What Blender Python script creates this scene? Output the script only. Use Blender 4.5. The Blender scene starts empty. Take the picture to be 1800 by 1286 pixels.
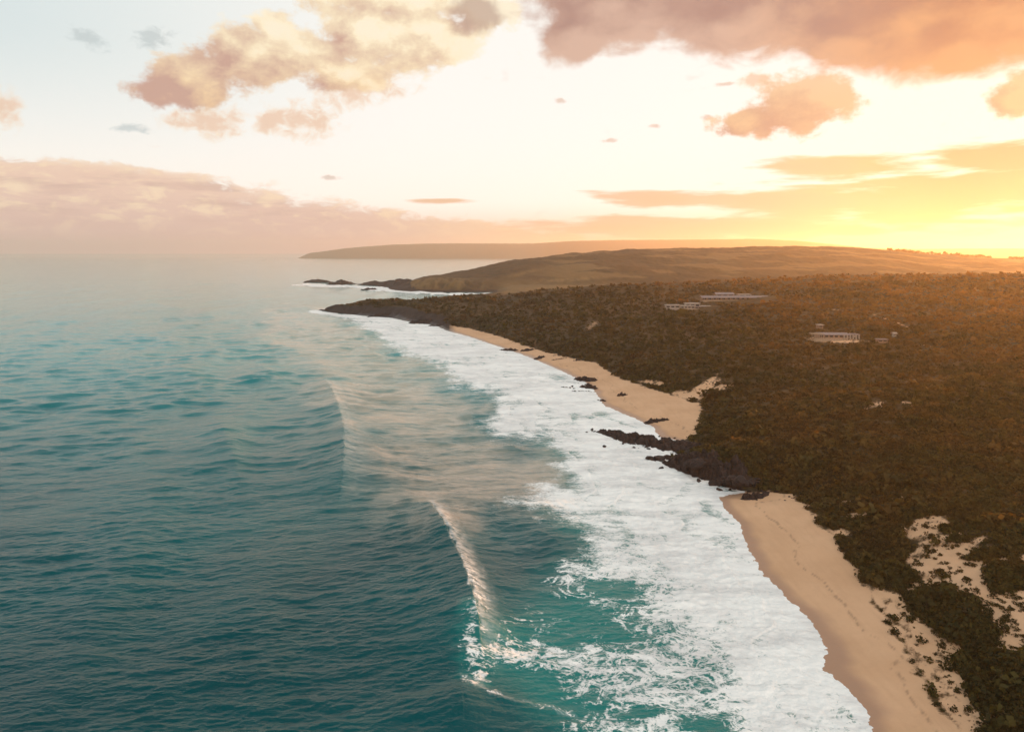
import bpy, math, random
import numpy as np

C = bpy.context.scene.collection
SC = bpy.context.scene
R = math.radians

# ------------------------------------------------------------------ camera
CAM_H = 80.0            # drone height above the sea
F = 1216.0              # focal length in photo pixels (photo 1800 x 1286)
CX, YH = 900.0, 445.5   # centre column, row of the level horizon
cam_data = bpy.data.cameras.new('camera')
cam = bpy.data.objects.new('camera', cam_data)
C.objects.link(cam)
cam.location = (0, 0, CAM_H)
cam.rotation_euler = (R(90), 0, 0)
cam_data.sensor_width = 36.0
cam_data.lens = 36.0 * F / 1800.0
cam_data.shift_y = -(643.0 - YH) / 1800.0
cam_data.clip_start = 1.0
cam_data.clip_end = 200000.0
SC.camera = cam

# ------------------------------------------------------------------ exposure
SC.view_settings.view_transform = 'Standard'
SC.view_settings.look = 'None'
SC.view_settings.exposure = 0.0
SC.view_settings.gamma = 1.0
SC.render.engine = 'CYCLES'
SC.cycles.use_denoising = True
SC.cycles.max_bounces = 5
SC.cycles.volume_bounces = 1
SC.cycles.sample_clamp_indirect = 4.0

# ------------------------------------------------------------------ sun
SUN_AZ, SUN_EL = R(40.0), R(5.0)      # azimuth clockwise from +Y (to the right)
sun_dir = (math.sin(SUN_AZ) * math.cos(SUN_EL), math.cos(SUN_AZ) * math.cos(SUN_EL), math.sin(SUN_EL))
sl = bpy.data.lights.new('sun', 'SUN')
sl.energy = 5.0
sl.angle = R(0.5)
sl.color = (1.0, 0.41, 0.10)
sun = bpy.data.objects.new('sun', sl)
C.objects.link(sun)
sun.rotation_euler = (R(90) - SUN_EL, 0, math.pi - SUN_AZ)

# ------------------------------------------------------------------ node helper
class S:
    """a socket that builds math nodes when used in an expression"""
    tree = None
    def __init__(s, sock): s.k = sock
    @staticmethod
    def put(node, i, v):
        if isinstance(v, S): S.tree.links.new(v.k, node.inputs[i])
        else: node.inputs[i].default_value = v
    @staticmethod
    def math(op, a, b=None, c=None, clamp=False):
        n = S.tree.nodes.new('ShaderNodeMath'); n.operation = op; n.use_clamp = clamp
        S.put(n, 0, a)
        if b is not None: S.put(n, 1, b)
        if c is not None: S.put(n, 2, c)
        return S(n.outputs[0])
    def __add__(s, o): return S.math('ADD', s, o)
    __radd__ = __add__
    def __sub__(s, o): return S.math('SUBTRACT', s, o)
    def __rsub__(s, o): return S.math('SUBTRACT', o, s)
    def __mul__(s, o): return S.math('MULTIPLY', s, o)
    __rmul__ = __mul__
    def __truediv__(s, o): return S.math('DIVIDE', s, o)
    def max(s, o): return S.math('MAXIMUM', s, o)
    def min(s, o): return S.math('MINIMUM', s, o)
    def smax(s, o, k): return S.math('SMOOTH_MAX', s, o, k)
    def pow(s, o): return S.math('POWER', s, o)
    def clamp(s): return S.math('ADD', s, 0.0, clamp=True)
    def step(s, a, b, lo=0.0, hi=1.0):
        n = S.tree.nodes.new('ShaderNodeMapRange'); n.interpolation_type = 'SMOOTHSTEP'
        S.put(n, 0, s); S.put(n, 1, a); S.put(n, 2, b); S.put(n, 3, lo); S.put(n, 4, hi)
        return S(n.outputs[0])
    def lin(s, a, b, lo=0.0, hi=1.0):
        n = S.tree.nodes.new('ShaderNodeMapRange'); n.clamp = True
        S.put(n, 0, s); S.put(n, 1, a); S.put(n, 2, b); S.put(n, 3, lo); S.put(n, 4, hi)
        return S(n.outputs[0])
def node(t): return S.tree.nodes.new(t)
def xyz(x, y, z=0.0):
    n = node('ShaderNodeCombineXYZ'); S.put(n, 0, x); S.put(n, 1, y); S.put(n, 2, z); return S(n.outputs[0])
def sep(v):
    n = node('ShaderNodeSeparateXYZ'); S.put(n, 0, v); return S(n.outputs[0]), S(n.outputs[1]), S(n.outputs[2])
def mapping(v, loc=(0,0,0), rot=(0,0,0), scale=(1,1,1), kind='POINT'):
    n = node('ShaderNodeMapping'); n.vector_type = kind; S.put(n, 0, v)
    n.inputs[1].default_value = loc; n.inputs[2].default_value = rot; n.inputs[3].default_value = scale
    return S(n.outputs[0])
def noise(v, scale, detail=4.0, rough=0.5, dist=0.0, lac=2.0):
    n = node('ShaderNodeTexNoise'); S.put(n, 'Vector', v); S.put(n, 'Scale', scale)
    S.put(n, 'Detail', detail); S.put(n, 'Roughness', rough); S.put(n, 'Distortion', dist); S.put(n, 'Lacunarity', lac)
    return S(n.outputs[0])
def voronoi(v, scale, feature='F1', rnd=1.0):
    n = node('ShaderNodeTexVoronoi'); n.feature = feature; S.put(n, 'Vector', v); S.put(n, 'Scale', scale); S.put(n, 'Randomness', rnd)
    return S(n.outputs['Distance'])
def mix(f, a, b):
    n = node('ShaderNodeMix'); n.data_type = 'RGBA'
    S.put(n, 0, f)
    for i, v in ((6, a), (7, b)):
        if isinstance(v, S): S.tree.links.new(v.k, n.inputs[i])
        else: n.inputs[i].default_value = (v[0], v[1], v[2], 1)
    return S(n.outputs[2])
def cmath(op, a, b, f=1.0):
    n = node('ShaderNodeMix'); n.data_type = 'RGBA'; n.blend_type = op; S.put(n, 0, f)
    for i, v in ((6, a), (7, b)):
        if isinstance(v, S): S.tree.links.new(v.k, n.inputs[i])
        else: n.inputs[i].default_value = (v[0], v[1], v[2], 1)
    return S(n.outputs[2])
def grey(v): return xyz(v, v, v)
def attr(name):
    n = node('ShaderNodeAttribute'); n.attribute_name = name; return S(n.outputs['Fac'])
def lin3(r, g, b):
    return tuple(((c / 255 + 0.055) / 1.055) ** 2.4 if c > 10 else c / 255 / 12.92 for c in (r, g, b))

# ------------------------------------------------------------------ sky
def az_el(px, py):
    """direction of a point of the sky, degrees"""
    x, z = (px - CX) / F, (YH - py) / F
    return math.degrees(math.atan2(x, 1)), math.degrees(math.atan2(z, math.hypot(x, 1)))

world = bpy.data.worlds.new('World')
SC.world = world
world.use_nodes = True
S.tree = world.node_tree
S.tree.nodes.clear()
tc = node('ShaderNodeTexCoord')
DIR = S(tc.outputs['Generated'])
dx, dy, dz = sep(DIR)
U = S.math('ARCTAN2', dx, dy) * (180 / math.pi)
V = S.math('ARCSINE', dz) * (180 / math.pi)
sky = node('ShaderNodeTexSky')
sky.sky_type = 'NISHITA'
sky.sun_disc = False
sky.sun_elevation = SUN_EL
sky.sun_rotation = SUN_AZ
sky.altitude = 80
sky.dust_density = 1.5
nish = S(sky.outputs[0])
nb = cmath('MULTIPLY', nish, (0.05, 0.05, 0.05))
# thin bright veil of high cloud over the blue, its colour by height and by nearness to the sun
nd = node('ShaderNodeVectorMath'); nd.operation = 'DOT_PRODUCT'
S.put(nd, 0, DIR); nd.inputs[1].default_value = sun_dir
cosang = S(nd.outputs['Value'])
ang = S.math('ARCCOSINE', cosang.min(0.99999)) * (180 / math.pi)
left = U.step(-5, -48)
hi = V.step(3, 16)
cream = mix(V.step(2.0, 11), (1.16, 1.08, 0.97), (1.12, 1.07, 1.0))
blue = mix(V.step(8, 40), lin3(220, 234, 235), lin3(200, 219, 225))
veil = mix((hi * (left * 0.85 + 0.15)).max(V.step(20, 60)), cream, blue)
veil = mix(ang.step(26, 8) * V.step(22, 10), veil, (1.06, 1.02, 0.92))
veil = mix(ang.step(11, 2) * V.step(8, 3) * 0.8, veil, (1.08, 1.02, 0.95))
behind = S.math('ABSOLUTE', U).step(80, 150)
veil = mix(V.step(21, 36) * U.step(28, 0) * U.step(-150, -95), veil, lin3(72, 138, 160))  # unseen blue patch above the frame, added to darken and tint the near water
veil = mix(behind, veil, (1.50, 1.40, 1.29))  # unseen sky behind the camera, brightened as fill for foam, sand and land
base = mix(0.06, veil, nb)
# broad warm band low along the horizon
base = mix(V.step(4.5, 0.3) * 0.75, base, mix(U.step(-15, 25), lin3(222, 186, 168), lin3(252, 214, 140)))

def blob(u, v, px, py, rx, ry, rot=0.0):
    a, e = az_el(px, py)
    a2, e2 = az_el(px + rx, py); a3, e3 = az_el(px, py - ry)
    m = mapping(xyz(u, v), loc=(a, e, 0), rot=(0, 0, R(rot)), scale=(max(0.1, a2 - a), max(0.1, e3 - e), 1), kind='TEXTURE')
    g = node('ShaderNodeTexGradient'); g.gradient_type = 'SPHERICAL'; S.put(g, 0, m)
    return S(g.outputs['Fac'])
def union(u, v, lst, k=0.18):
    r = None
    for b in lst:
        x = blob(u, v, *b)
        r = x if r is None else r.smax(x, k)
    return r

CUM = [(330, 140, 150, 95, 12), (440, 95, 150, 115, 18), (300, 165, 130, 50, 0), (480, 50, 75, 60),
       (560, 95, 140, 80, 10), (660, 60, 220, 130, 8), (760, 70, 200, 95, 5), (610, 130, 130, 60), (850, 25, 110, 85),
       (700, 0, 260, 90),
       (1395, 192, 175, 95, 4), (1330, 213, 130, 42, 3), (1435, 165, 120, 85), (1790, 170, 120, 85, 0)]
BANK = [(1080, 10, 260, 125, -6), (1010, 60, 95, 90, 20), (1350, 20, 380, 130, -4), (1600, 40, 420, 150, -3), (1490, 80, 180, 60, -5),
        (1750, 20, 300, 165, 6), (1450, -120, 800, 200), (1690, 85, 130, 75), (1270, 55, 160, 70, -8)]
def cumulus(u, v):
    p = xyz(u, v * 1.35)
    n = noise(p, 0.36, 9, 0.62, 0.1)
    n2 = noise(p, 0.13, 3, 0.5)
    return union(u, v, CUM) + (n - 0.5) * 1.25 + (n2 - 0.5) * 0.45
def bank(u, v):
    p = xyz(u + 40, v * 1.5)
    n = noise(p, 0.30, 7, 0.55, 0.3)
    return union(u, v, BANK) + (n - 0.5) * 0.75
c0 = cumulus(U, V)
c1 = cumulus(U + 1.9, V + 0.9)
cden = c0.step(0.33, 0.60)
clit = ((c0 - c1) * 1.0 + 0.14 + U.step(-26, -12) * 0.26 + V.step(9, 17) * 0.26 + c0.step(0.70, 0.35) * 0.22).clamp()
cdark = mix(U.step(0, 25), lin3(204, 162, 144), lin3(206, 156, 128))
cgold = mix(V.step(9, 17), (1.0, 0.68, 0.34), (1.02, 0.86, 0.58))
ccol = mix(clit.lin(0.12, 0.80), cdark, cgold)
ccol = mix(U.step(8, 20) * 0.45, ccol, lin3(200, 156, 132))
ccol = mix(clit.step(0.6, 1.0) * U.step(12, 0) * 0.5, ccol, lin3(255, 246, 226))
# the dark puff where the two cumulus meet the top of the picture
puff = (blob(U, V, 835, 25, 95, 75) + (noise(xyz(U, V), 0.5, 5, 0.6) - 0.5) * 0.8).step(0.35, 0.75)
ccol = mix(puff * 0.8, ccol, lin3(188, 158, 140))
b0 = bank(U, V)
b1 = bank(U + 1.0, V - 1.6)
bden = b0.step(0.22, 0.52)
blit = ((b0 - b1) * 1.1 + 0.30).clamp()
bdark = mix(U.step(21, 36), lin3(176, 138, 126), lin3(194, 136, 104))
bgold = mix(U.step(14, 33), lin3(214, 178, 158), lin3(224, 166, 120))
bcol = mix((blit.step(0.1, 0.9) + b0.step(0.75, 0.35) * 0.35).clamp(), bdark, bgold)

# flat layers: streaks drawn out along the horizon
ps = xyz(U * 0.16, V * 1.1)
ns = noise(ps, 1.0, 6, 0.55, 0.2)
nf = noise(xyz(U * 0.5, V * 2.2), 1.0, 6, 0.58, 0.4)
STR = [(1420, 355, 480, 52, -1), (1640, 350, 430, 85), (1480, 295, 260, 42, -2), (1760, 275, 280, 48, -2), (1150, 350, 200, 26, -3), (1800, 330, 400, 75),
       (1250, 400, 900, 40), (770, 354, 110, 9)]
s0 = union(U, V, STR) + (ns - 0.5) * 1.25
sden = s0.step(0.30, 0.62)
scol = mix(ang.step(26, 5), lin3(238, 198, 164), lin3(250, 204, 136))
scol = mix(ang.step(17, 5), scol, (0.68, 0.39, 0.22))
scol = mix(s0.step(0.5, 0.9) * ang.step(7, 14) * 0.6, scol, lin3(238, 192, 152))
LFT = [(100, 400, 620, 150, 0), (420, 400, 600, 95, -4), (200, 330, 420, 62, -3), (700, 420, 620, 60, -2), (-300, 380, 700, 200)]
nl = noise(xyz(U * 0.45, V * 1.0), 1.0, 8, 0.62, 0.5)
l0 = union(U, V, LFT) + (ns - 0.5) * 0.55 + (nl - 0.5) * 0.75
lden = l0.step(0.24, 0.46)
lcol = mix(V.step(0.5, 6.5), lin3(222, 186, 174), lin3(240, 204, 180))
lcol = mix((nl.step(0.46, 0.66) * V.step(0.5, 3.5)) * 0.85, lcol, lin3(252, 224, 190))
lcol = mix(l0.step(0.62, 0.30) * V.step(3, 6) * 0.6, lcol, lin3(254, 232, 206))
lcol = mix((ns.step(0.54, 0.34) * V.step(1, 4)) * 0.7, lcol, lin3(208, 170, 156))
lcol = mix(U.step(-16, 8), lcol, lin3(248, 216, 170))
# little grey-blue scraps upper left and small dashes
SCR = [(155, 68, 75, 28, -15), (268, 68, 60, 36, 12), (230, 226, 55, 16), (1070, 247, 30, 8), (1243, 207, 26, 9), (1275, 148, 36, 7), (1150, 222, 20, 8),
       (985, 178, 18, 9), (580, 312, 40, 8)]
k0 = union(U, V, SCR, 0.05) + (noise(xyz(U, V * 1.6), 1.1, 7, 0.62, 0.4) - 0.5) * 1.5
kden = k0.step(0.34, 0.85)
kcol = mix(U.step(-30, -10), lin3(196, 206, 206), lin3(222, 196, 178))

col = mix(lden * 0.92, base, lcol)
col = mix(sden * 0.95, col, scol)
SC2 = [(370, 214, 130, 52, 4), (535, 212, 110, 62, 0), (640, 155, 150, 60, 12), (0, 190, 70, 70, 0), (480, 215, 90, 40, 20), (1330, 140, 80, 22, 0)]
j0 = union(U, V, SC2, 0.1) + (noise(xyz(U, V * 1.3), 0.75, 7, 0.62, 0.4) - 0.5) * 1.5
col = mix(j0.step(0.30, 0.85) * 0.8, col, mix(j0.step(0.4, 0.9), lin3(252, 228, 200), lin3(238, 200, 170)))
col = mix(kden * 0.75, col, kcol)
col = mix(cden * 0.95, col, ccol)
col = mix(bden * 0.97, col, bcol)
# below the horizon: only the far sea could be there
col = mix(V.step(-0.2, -2.0), col, lin3(150, 150, 146))
bg = node('ShaderNodeBackground')
S.put(bg, 0, col); bg.inputs[1].default_value = 1.0
wo = node('ShaderNodeOutputWorld')
S.tree.links.new(bg.outputs[0], wo.inputs[0])

# ------------------------------------------------------------------ numpy helpers
def hsh(ix, iy, seed):
    h = (ix.astype(np.uint32) * np.uint32(374761393) + iy.astype(np.uint32) * np.uint32(668265263) + np.uint32((seed * 2246822519) & 0xffffffff))
    h = (h ^ (h >> np.uint32(13))) * np.uint32(1274126177)
    return h ^ (h >> np.uint32(16))
def gnoise(x, y, seed=0):
    x0 = np.floor(x); y0 = np.floor(y)
    fx = (x - x0).astype(np.float32); fy = (y - y0).astype(np.float32)
    ix = x0.astype(np.int64); iy = y0.astype(np.int64)
    ux = fx * fx * fx * (fx * (fx * 6 - 15) + 10); uy = fy * fy * fy * (fy * (fy * 6 - 15) + 10)
    def g(a, b):
        h = hsh(ix + a, iy + b, seed)
        t = (h & np.uint32(0xffff)).astype(np.float32) * (2 * math.pi / 65536)
        return np.cos(t) * (fx - a) + np.sin(t) * (fy - b)
    a = g(0, 0); b = g(1, 0); c = g(0, 1); d = g(1, 1)
    return (a + (b - a) * ux) * (1 - uy) + (c + (d - c) * ux) * uy
def fbm(x, y, octs=4, seed=0, gain=0.5, lac=2.03):
    r = 0; a = 1.0
    for i in range(octs):
        r = r + a * gnoise(x, y, seed + i * 17)
        x = x * lac + 11.3; y = y * lac - 7.1; a *= gain
    return r
def ridged(x, y, octs=4, seed=0, gain=0.5):
    r = 0; a = 1.0
    for i in range(octs):
        r = r + a * (1 - 2.2 * np.abs(gnoise(x, y, seed + i * 31)))
        x = x * 2.07 + 5.2; y = y * 2.07 + 3.7; a *= gain
    return r
def sst(a, b, x):
    t = np.clip((x - a) / (b - a), 0, 1); return t * t * (3 - 2 * t)
def sdf_poly(x, y, poly):
    """signed distance to a closed polygon, positive inside"""
    shp = x.shape
    x = x.ravel().astype(np.float32); y = y.ravel().astype(np.float32)
    best = np.full(x.shape, 1e18, np.float32); inside = np.zeros(x.shape, bool)
    n = len(poly)
    for i in range(n):
        ax, ay = poly[i]; bx, by = poly[(i + 1) % n]
        ex, ey = bx - ax, by - ay
        L = max(ex * ex + ey * ey, 1e-9)
        t = np.clip(((x - ax) * ex + (y - ay) * ey) / L, 0, 1)
        qx = x - ax - t * ex; qy = y - ay - t * ey
        best = np.minimum(best, qx * qx + qy * qy)
        if ay != by:
            c = (ay > y) != (by > y)
            inside ^= c & (x < (bx - ax) * (y - ay) / (by - ay) + ax)
    d = np.sqrt(best)
    return np.where(inside, d, -d).reshape(shp)
def dist_line(x, y, pts):
    """distance to an open polyline, the side it lies on and the fraction along it"""
    best = np.full(x.shape, 1e18, np.float32); side = np.zeros(x.shape, np.float32); along = np.zeros(x.shape, np.float32)
    seg = [math.hypot(pts[i + 1][0] - pts[i][0], pts[i + 1][1] - pts[i][1]) for i in range(len(pts) - 1)]
    tot = sum(seg); acc = 0
    for i in range(len(pts) - 1):
        ax, ay = pts[i]; bx, by = pts[i + 1]
        ex, ey = bx - ax, by - ay; L = max(ex * ex + ey * ey, 1e-9)
        t = np.clip(((x - ax) * ex + (y - ay) * ey) / L, 0, 1)
        qx = x - ax - t * ex; qy = y - ay - t * ey
        d2 = qx * qx + qy * qy
        m = d2 < best
        best = np.where(m, d2, best)
        side = np.where(m, np.sign(ex * qy - ey * qx), side)
        along = np.where(m, (acc + t * seg[i]) / tot, along)
        acc += seg[i]
    return np.sqrt(best), side, along
def W(px, py, z=0.0):
    """point of the place seen at a photo pixel, at height z"""
    d = (CAM_H - z) * F / (py - YH)
    return ((px - CX) / F * d, d)
def P(x, y, z):
    return CX + F * x / y, YH - F * (z - CAM_H) / y
class Field:
    """a value worked out on a coarse map and read back smoothly"""
    def __init__(s, fn, x0=-520, x1=2200, y0=400, y1=1600, st=4):
        s.x0, s.y0, s.st = x0, y0, st
        gx, gy = np.meshgrid(np.arange(x0, x1, st, dtype=np.float32), np.arange(y0, y1, st, dtype=np.float32))
        s.g = fn(gx, gy)
    def __call__(s, px, py):
        h, w = s.g.shape
        u = np.clip((px - s.x0) / s.st, 0, w - 1.001); v = np.clip((py - s.y0) / s.st, 0, h - 1.001)
        i = u.astype(int); j = v.astype(int); fu = u - i; fv = v - j
        g = s.g
        return (g[j, i] * (1 - fu) + g[j, i + 1] * fu) * (1 - fv) + (g[j + 1, i] * (1 - fu) + g[j + 1, i + 1] * fu) * fv
def smooth1(a, n):
    k = np.hanning(n * 2 + 1); k /= k.sum()
    return np.convolve(np.pad(a, n, mode='edge'), k, mode='valid')

def mesh_obj(name, co, faces, mats, attrs=None, smooth=True, parent=None, mat_idx=None):
    """one mesh object from numpy arrays; faces (n,4) or (n,3)"""
    me = bpy.data.meshes.new(name)
    co = np.ascontiguousarray(co, np.float32); faces = np.ascontiguousarray(faces, np.int32)
    nf, k = faces.shape
    me.vertices.add(len(co)); me.vertices.foreach_set('co', co.ravel())
    me.loops.add(nf * k); me.loops.foreach_set('vertex_index', faces.ravel())
    me.polygons.add(nf); me.polygons.foreach_set('loop_start', np.arange(0, nf * k, k, dtype=np.int32))
    for m in (mats if isinstance(mats, (list, tuple)) else [mats]): me.materials.append(m)
    me.polygons.foreach_set('use_smooth', np.full(nf, smooth, bool))
    if mat_idx is not None: me.polygons.foreach_set('material_index', np.ascontiguousarray(mat_idx, np.int32))
    for an, av in (attrs or {}).items():
        a = me.attributes.new(an, 'FLOAT', 'POINT'); a.data.foreach_set('value', np.ascontiguousarray(av, np.float32))
    me.update(calc_edges=True)
    o = bpy.data.objects.new(name, me)
    C.objects.link(o)
    if parent: o.parent = parent
    return o
def grid_faces(nr, nc, keep):
    """quads of an nr x nc grid where keep (nr-1, nc-1)"""
    idx = np.arange(nr * nc, dtype=np.int32).reshape(nr, nc)
    q = np.stack([idx[:-1, :-1], idx[:-1, 1:], idx[1:, 1:], idx[1:, :-1]], -1)
    return q[keep]
def compact(co, faces, attrs):
    used = np.zeros(len(co), bool); used[faces.ravel()] = True
    remap = np.cumsum(used) - 1
    return co[used], remap[faces], {k: v[used] for k, v in attrs.items()}
def tag(o, label=None, cat=None, group=None, kind=None):
    if label: o['label'] = label
    if cat: o['category'] = cat
    if group: o['group'] = group
    if kind: o['kind'] = kind
    return o

# ------------------------------------------------------------------ materials
def new_mat(name):
    m = bpy.data.materials.new(name); m.use_nodes = True
    S.tree = m.node_tree; S.tree.nodes.clear()
    return m
def finish(shader, disp=None):
    o = node('ShaderNodeOutputMaterial'); S.tree.links.new(shader, o.inputs[0])
def bsdf(color, rough=0.8, spec=0.3, normal=None, ior=1.45):
    b = node('ShaderNodeBsdfPrincipled')
    if isinstance(color, S): S.tree.links.new(color.k, b.inputs['Base Color'])
    else: b.inputs['Base Color'].default_value = (*color, 1)
    S.put(b, 'Roughness', rough); S.put(b, 'Specular IOR Level', spec); S.put(b, 'IOR', ior)
    if normal is not None: S.tree.links.new(normal.k, b.inputs['Normal'])
    return b
def bump(h, strength=1.0, dist=1.0, normal=None):
    n = node('ShaderNodeBump'); S.put(n, 'Height', h); S.put(n, 'Strength', strength); S.put(n, 'Distance', dist)
    if normal is not None: S.tree.links.new(normal.k, n.inputs['Normal'])
    return S(n.outputs[0])
def geo_pos():
    return S(node('ShaderNodeNewGeometry').outputs['Position'])

def make_sea_mat():
    m = new_mat('sea_water')
    p = geo_pos()
    foam = attr('foam'); shal = attr('shallow'); far = attr('far'); lace = attr('lace')
    # foam pattern: drawn-out patches broken by webs and holes
    pw = mapping(p, rot=(0, 0, R(-14)))
    warp = noise(p, 0.12, 3, 0.5)
    pv = S(cmath('ADD', p, grey(warp * 7.0)).k)
    n_big = noise(mapping(p, rot=(0, 0, R(8)), scale=(0.42, 1.0, 1)), 0.06, 5, 0.6, 0.6)
    n_mid = noise(mapping(p, rot=(0, 0, R(4)), scale=(0.38, 1.0, 1)), 0.36, 6, 0.65, 0.6)
    n_fin = noise(p, 1.7, 4, 0.6)
    def rid(v, sc, d, w):
        return S.math('ABSOLUTE', noise(v, sc, d, 0.6, 1.2) - 0.5).step(w, 0.0)
    q = mapping(p, rot=(0, 0, R(10)), scale=(0.7, 1.0, 1))
    webf = rid(q, 0.16, 5, 0.07) * 0.55 + rid(q, 0.5, 4, 0.09) * 0.45
    pat = n_big * 0.38 + n_mid * 0.38 + n_fin * 0.24 + webf * lace * 0.30 - 0.03
    thr = (1.0 - foam) * 0.62 + 0.21
    ff = pat.step(thr - 0.09, thr + 0.13)
    ff = ff * foam.step(0.0, 0.12)
    sh_ = attr('sheen')
    ff = ff.max(sh_ * (noise(mapping(p, rot=(0, 0, R(10)), scale=(0.35, 1.0, 1)), 0.9, 4, 0.6).step(0.30, 0.68) * 0.75 + 0.12))
    # ripples too small for the mesh
    r1 = noise(mapping(p, rot=(0, 0, R(8)), scale=(0.55, 1.0, 1)), 0.55, 5, 0.62, 0.3)
    r2 = noise(mapping(p, rot=(0, 0, R(-10)), scale=(0.5, 1.0, 1)), 0.16, 4, 0.6, 0.2)
    r3 = noise(mapping(p, rot=(0, 0, R(10)), scale=(0.35, 1.0, 1)), 0.022, 4, 0.6, 0.3)
    r0 = noise(mapping(p, rot=(0, 0, R(-4)), scale=(0.6, 1.0, 1)), 1.7, 4, 0.6)
    calm = far.lin(0, 1, 1.0, 0.45)
    hgt = (r0 * 0.28 + r1 * 0.75 + r2 * 0.8) * calm + r3 * far * 3.2
    nrm = bump(hgt, 1.0, 0.44)
    sky_refl = sep(p)[1].step(130, 620)  # brightness of reflected sky put into the water colour, growing with distance
    deep = mix(noise(p, 0.012, 3, 0.5).step(0.3, 0.7) * 0.6 + sky_refl * 0.4, (0.0, 0.044, 0.050), (0.0, 0.105, 0.110))
    deep = mix(sky_refl, deep, (0.02, 0.235, 0.240))
    wcol = mix(shal, deep, (0.016, 0.215, 0.185))
    peach_sky = attr('peach_sky')
    sn = noise(mapping(p, rot=(0, 0, R(8)), scale=(0.28, 1.0, 1)), 0.05, 4, 0.6) * 0.5 + noise(mapping(p, rot=(0, 0, R(6)), scale=(0.30, 1.0, 1)), 0.32, 5, 0.65) * 0.5
    wcol = mix((peach_sky * sn.step(0.36, 0.58) * 0.85 + peach_sky * 0.15), wcol, (0.66, 0.49, 0.365))  # reflection of the peach sky painted into the water colour
    water = bsdf(wcol, 0.1, 0.5, nrm, 1.33)
    S.put(water, 'Roughness', far.lin(0, 1, 0.08, 0.12))
    fb = bump(n_mid * 0.6 + n_fin * 0.25 + n_big * 1.0, 0.55, 1.2)
    fcol = mix((n_big * 0.6 + n_mid * 0.5 - 0.05).step(0.40, 0.60), (0.75, 0.72, 0.70), (0.95, 0.92, 0.885))
    fo = bsdf(fcol, 0.75, 0.2, fb)
    mx = node('ShaderNodeMixShader'); S.put(mx, 0, ff)
    S.tree.links.new(water.outputs[0], mx.inputs[1]); S.tree.links.new(fo.outputs[0], mx.inputs[2])
    finish(mx.outputs[0])
    return m

def make_ground_mat():
    m = new_mat('heath_sand_and_rock')
    p = geo_pos()
    sand = attr('sand'); rock = attr('rock'); wet = attr('wet'); grass_haze = attr('grass_haze')
    nb_ = noise(p, 0.008, 4, 0.55); n1 = noise(p, 0.05, 5, 0.6); n2 = noise(p, 0.35, 5, 0.65); n3 = noise(p, 2.2, 3, 0.6)
    veg = mix(n1.step(0.35, 0.65), (0.030, 0.020, 0.006), (0.070, 0.038, 0.011))
    veg = mix(nb_.step(0.42, 0.66) * 0.6, veg, (0.095, 0.047, 0.015))
    veg = mix(n2.step(0.62, 0.72) * 0.45, veg, (0.16, 0.10, 0.05))
    veg = mix(grass_haze, veg, mix(n2, (0.16, 0.095, 0.035), (0.25, 0.15, 0.06)))
    dry = mix(n1.step(0.3, 0.7), (0.58, 0.335, 0.190), (0.66, 0.395, 0.235))
    dry = mix(n3.step(0.5, 0.8) * 0.18, dry, (0.40, 0.24, 0.14))
    track = noise(mapping(p, rot=(0, 0, R(-24)), scale=(1.0, 0.16, 1)), 0.5, 4, 0.6)
    dry = mix(track.step(0.42, 0.7) * 0.22, dry, (0.46, 0.265, 0.150))
    dry = mix(attr('tide') * 0.55, dry, (0.16, 0.095, 0.055))
    snd = mix(wet, dry, (0.40, 0.225, 0.140))
    sfac = (sand + (n2 - 0.5) * 0.7 * sand * (1.0 - sand) * 4.0 + (n3 - 0.5) * 0.5 * sand * (1.0 - sand) * 4.0).step(0.32, 0.72)
    rk = mix(n2.step(0.3, 0.7), (0.014, 0.009, 0.008), (0.042, 0.027, 0.022))
    c = mix(sfac, veg, snd)
    c = mix((rock + (n2 - 0.5) * 0.5 * rock).step(0.3, 0.6), c, rk)
    h = n1 * 1.2 + n2 * 0.6 * (1.0 - sfac * 0.85) + n3 * 0.06
    b = bsdf(c, wet.lin(0, 1, 0.9, 0.35), 0.25, bump(h, 0.6, 1.0))
    finish(b.outputs[0])
    return m

def make_rock_mat():
    m = new_mat('dark_wet_rock')
    p = geo_pos()
    n1 = noise(p, 0.5, 6, 0.65); n2 = noise(p, 3.0, 4, 0.6); z = sep(p)[2]
    c = mix(n1.step(0.35, 0.7), (0.012, 0.008, 0.008), (0.042, 0.027, 0.024))
    c = mix((n2.step(0.55, 0.8) * z.step(0.6, 2.5)) * 0.5, c, (0.11, 0.08, 0.065))
    b = bsdf(c, n1.lin(0.3, 0.7, 0.55, 0.9), 0.22, bump(n1 * 0.8 + n2 * 0.2, 0.8, 0.6))
    finish(b.outputs[0])
    return m

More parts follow.
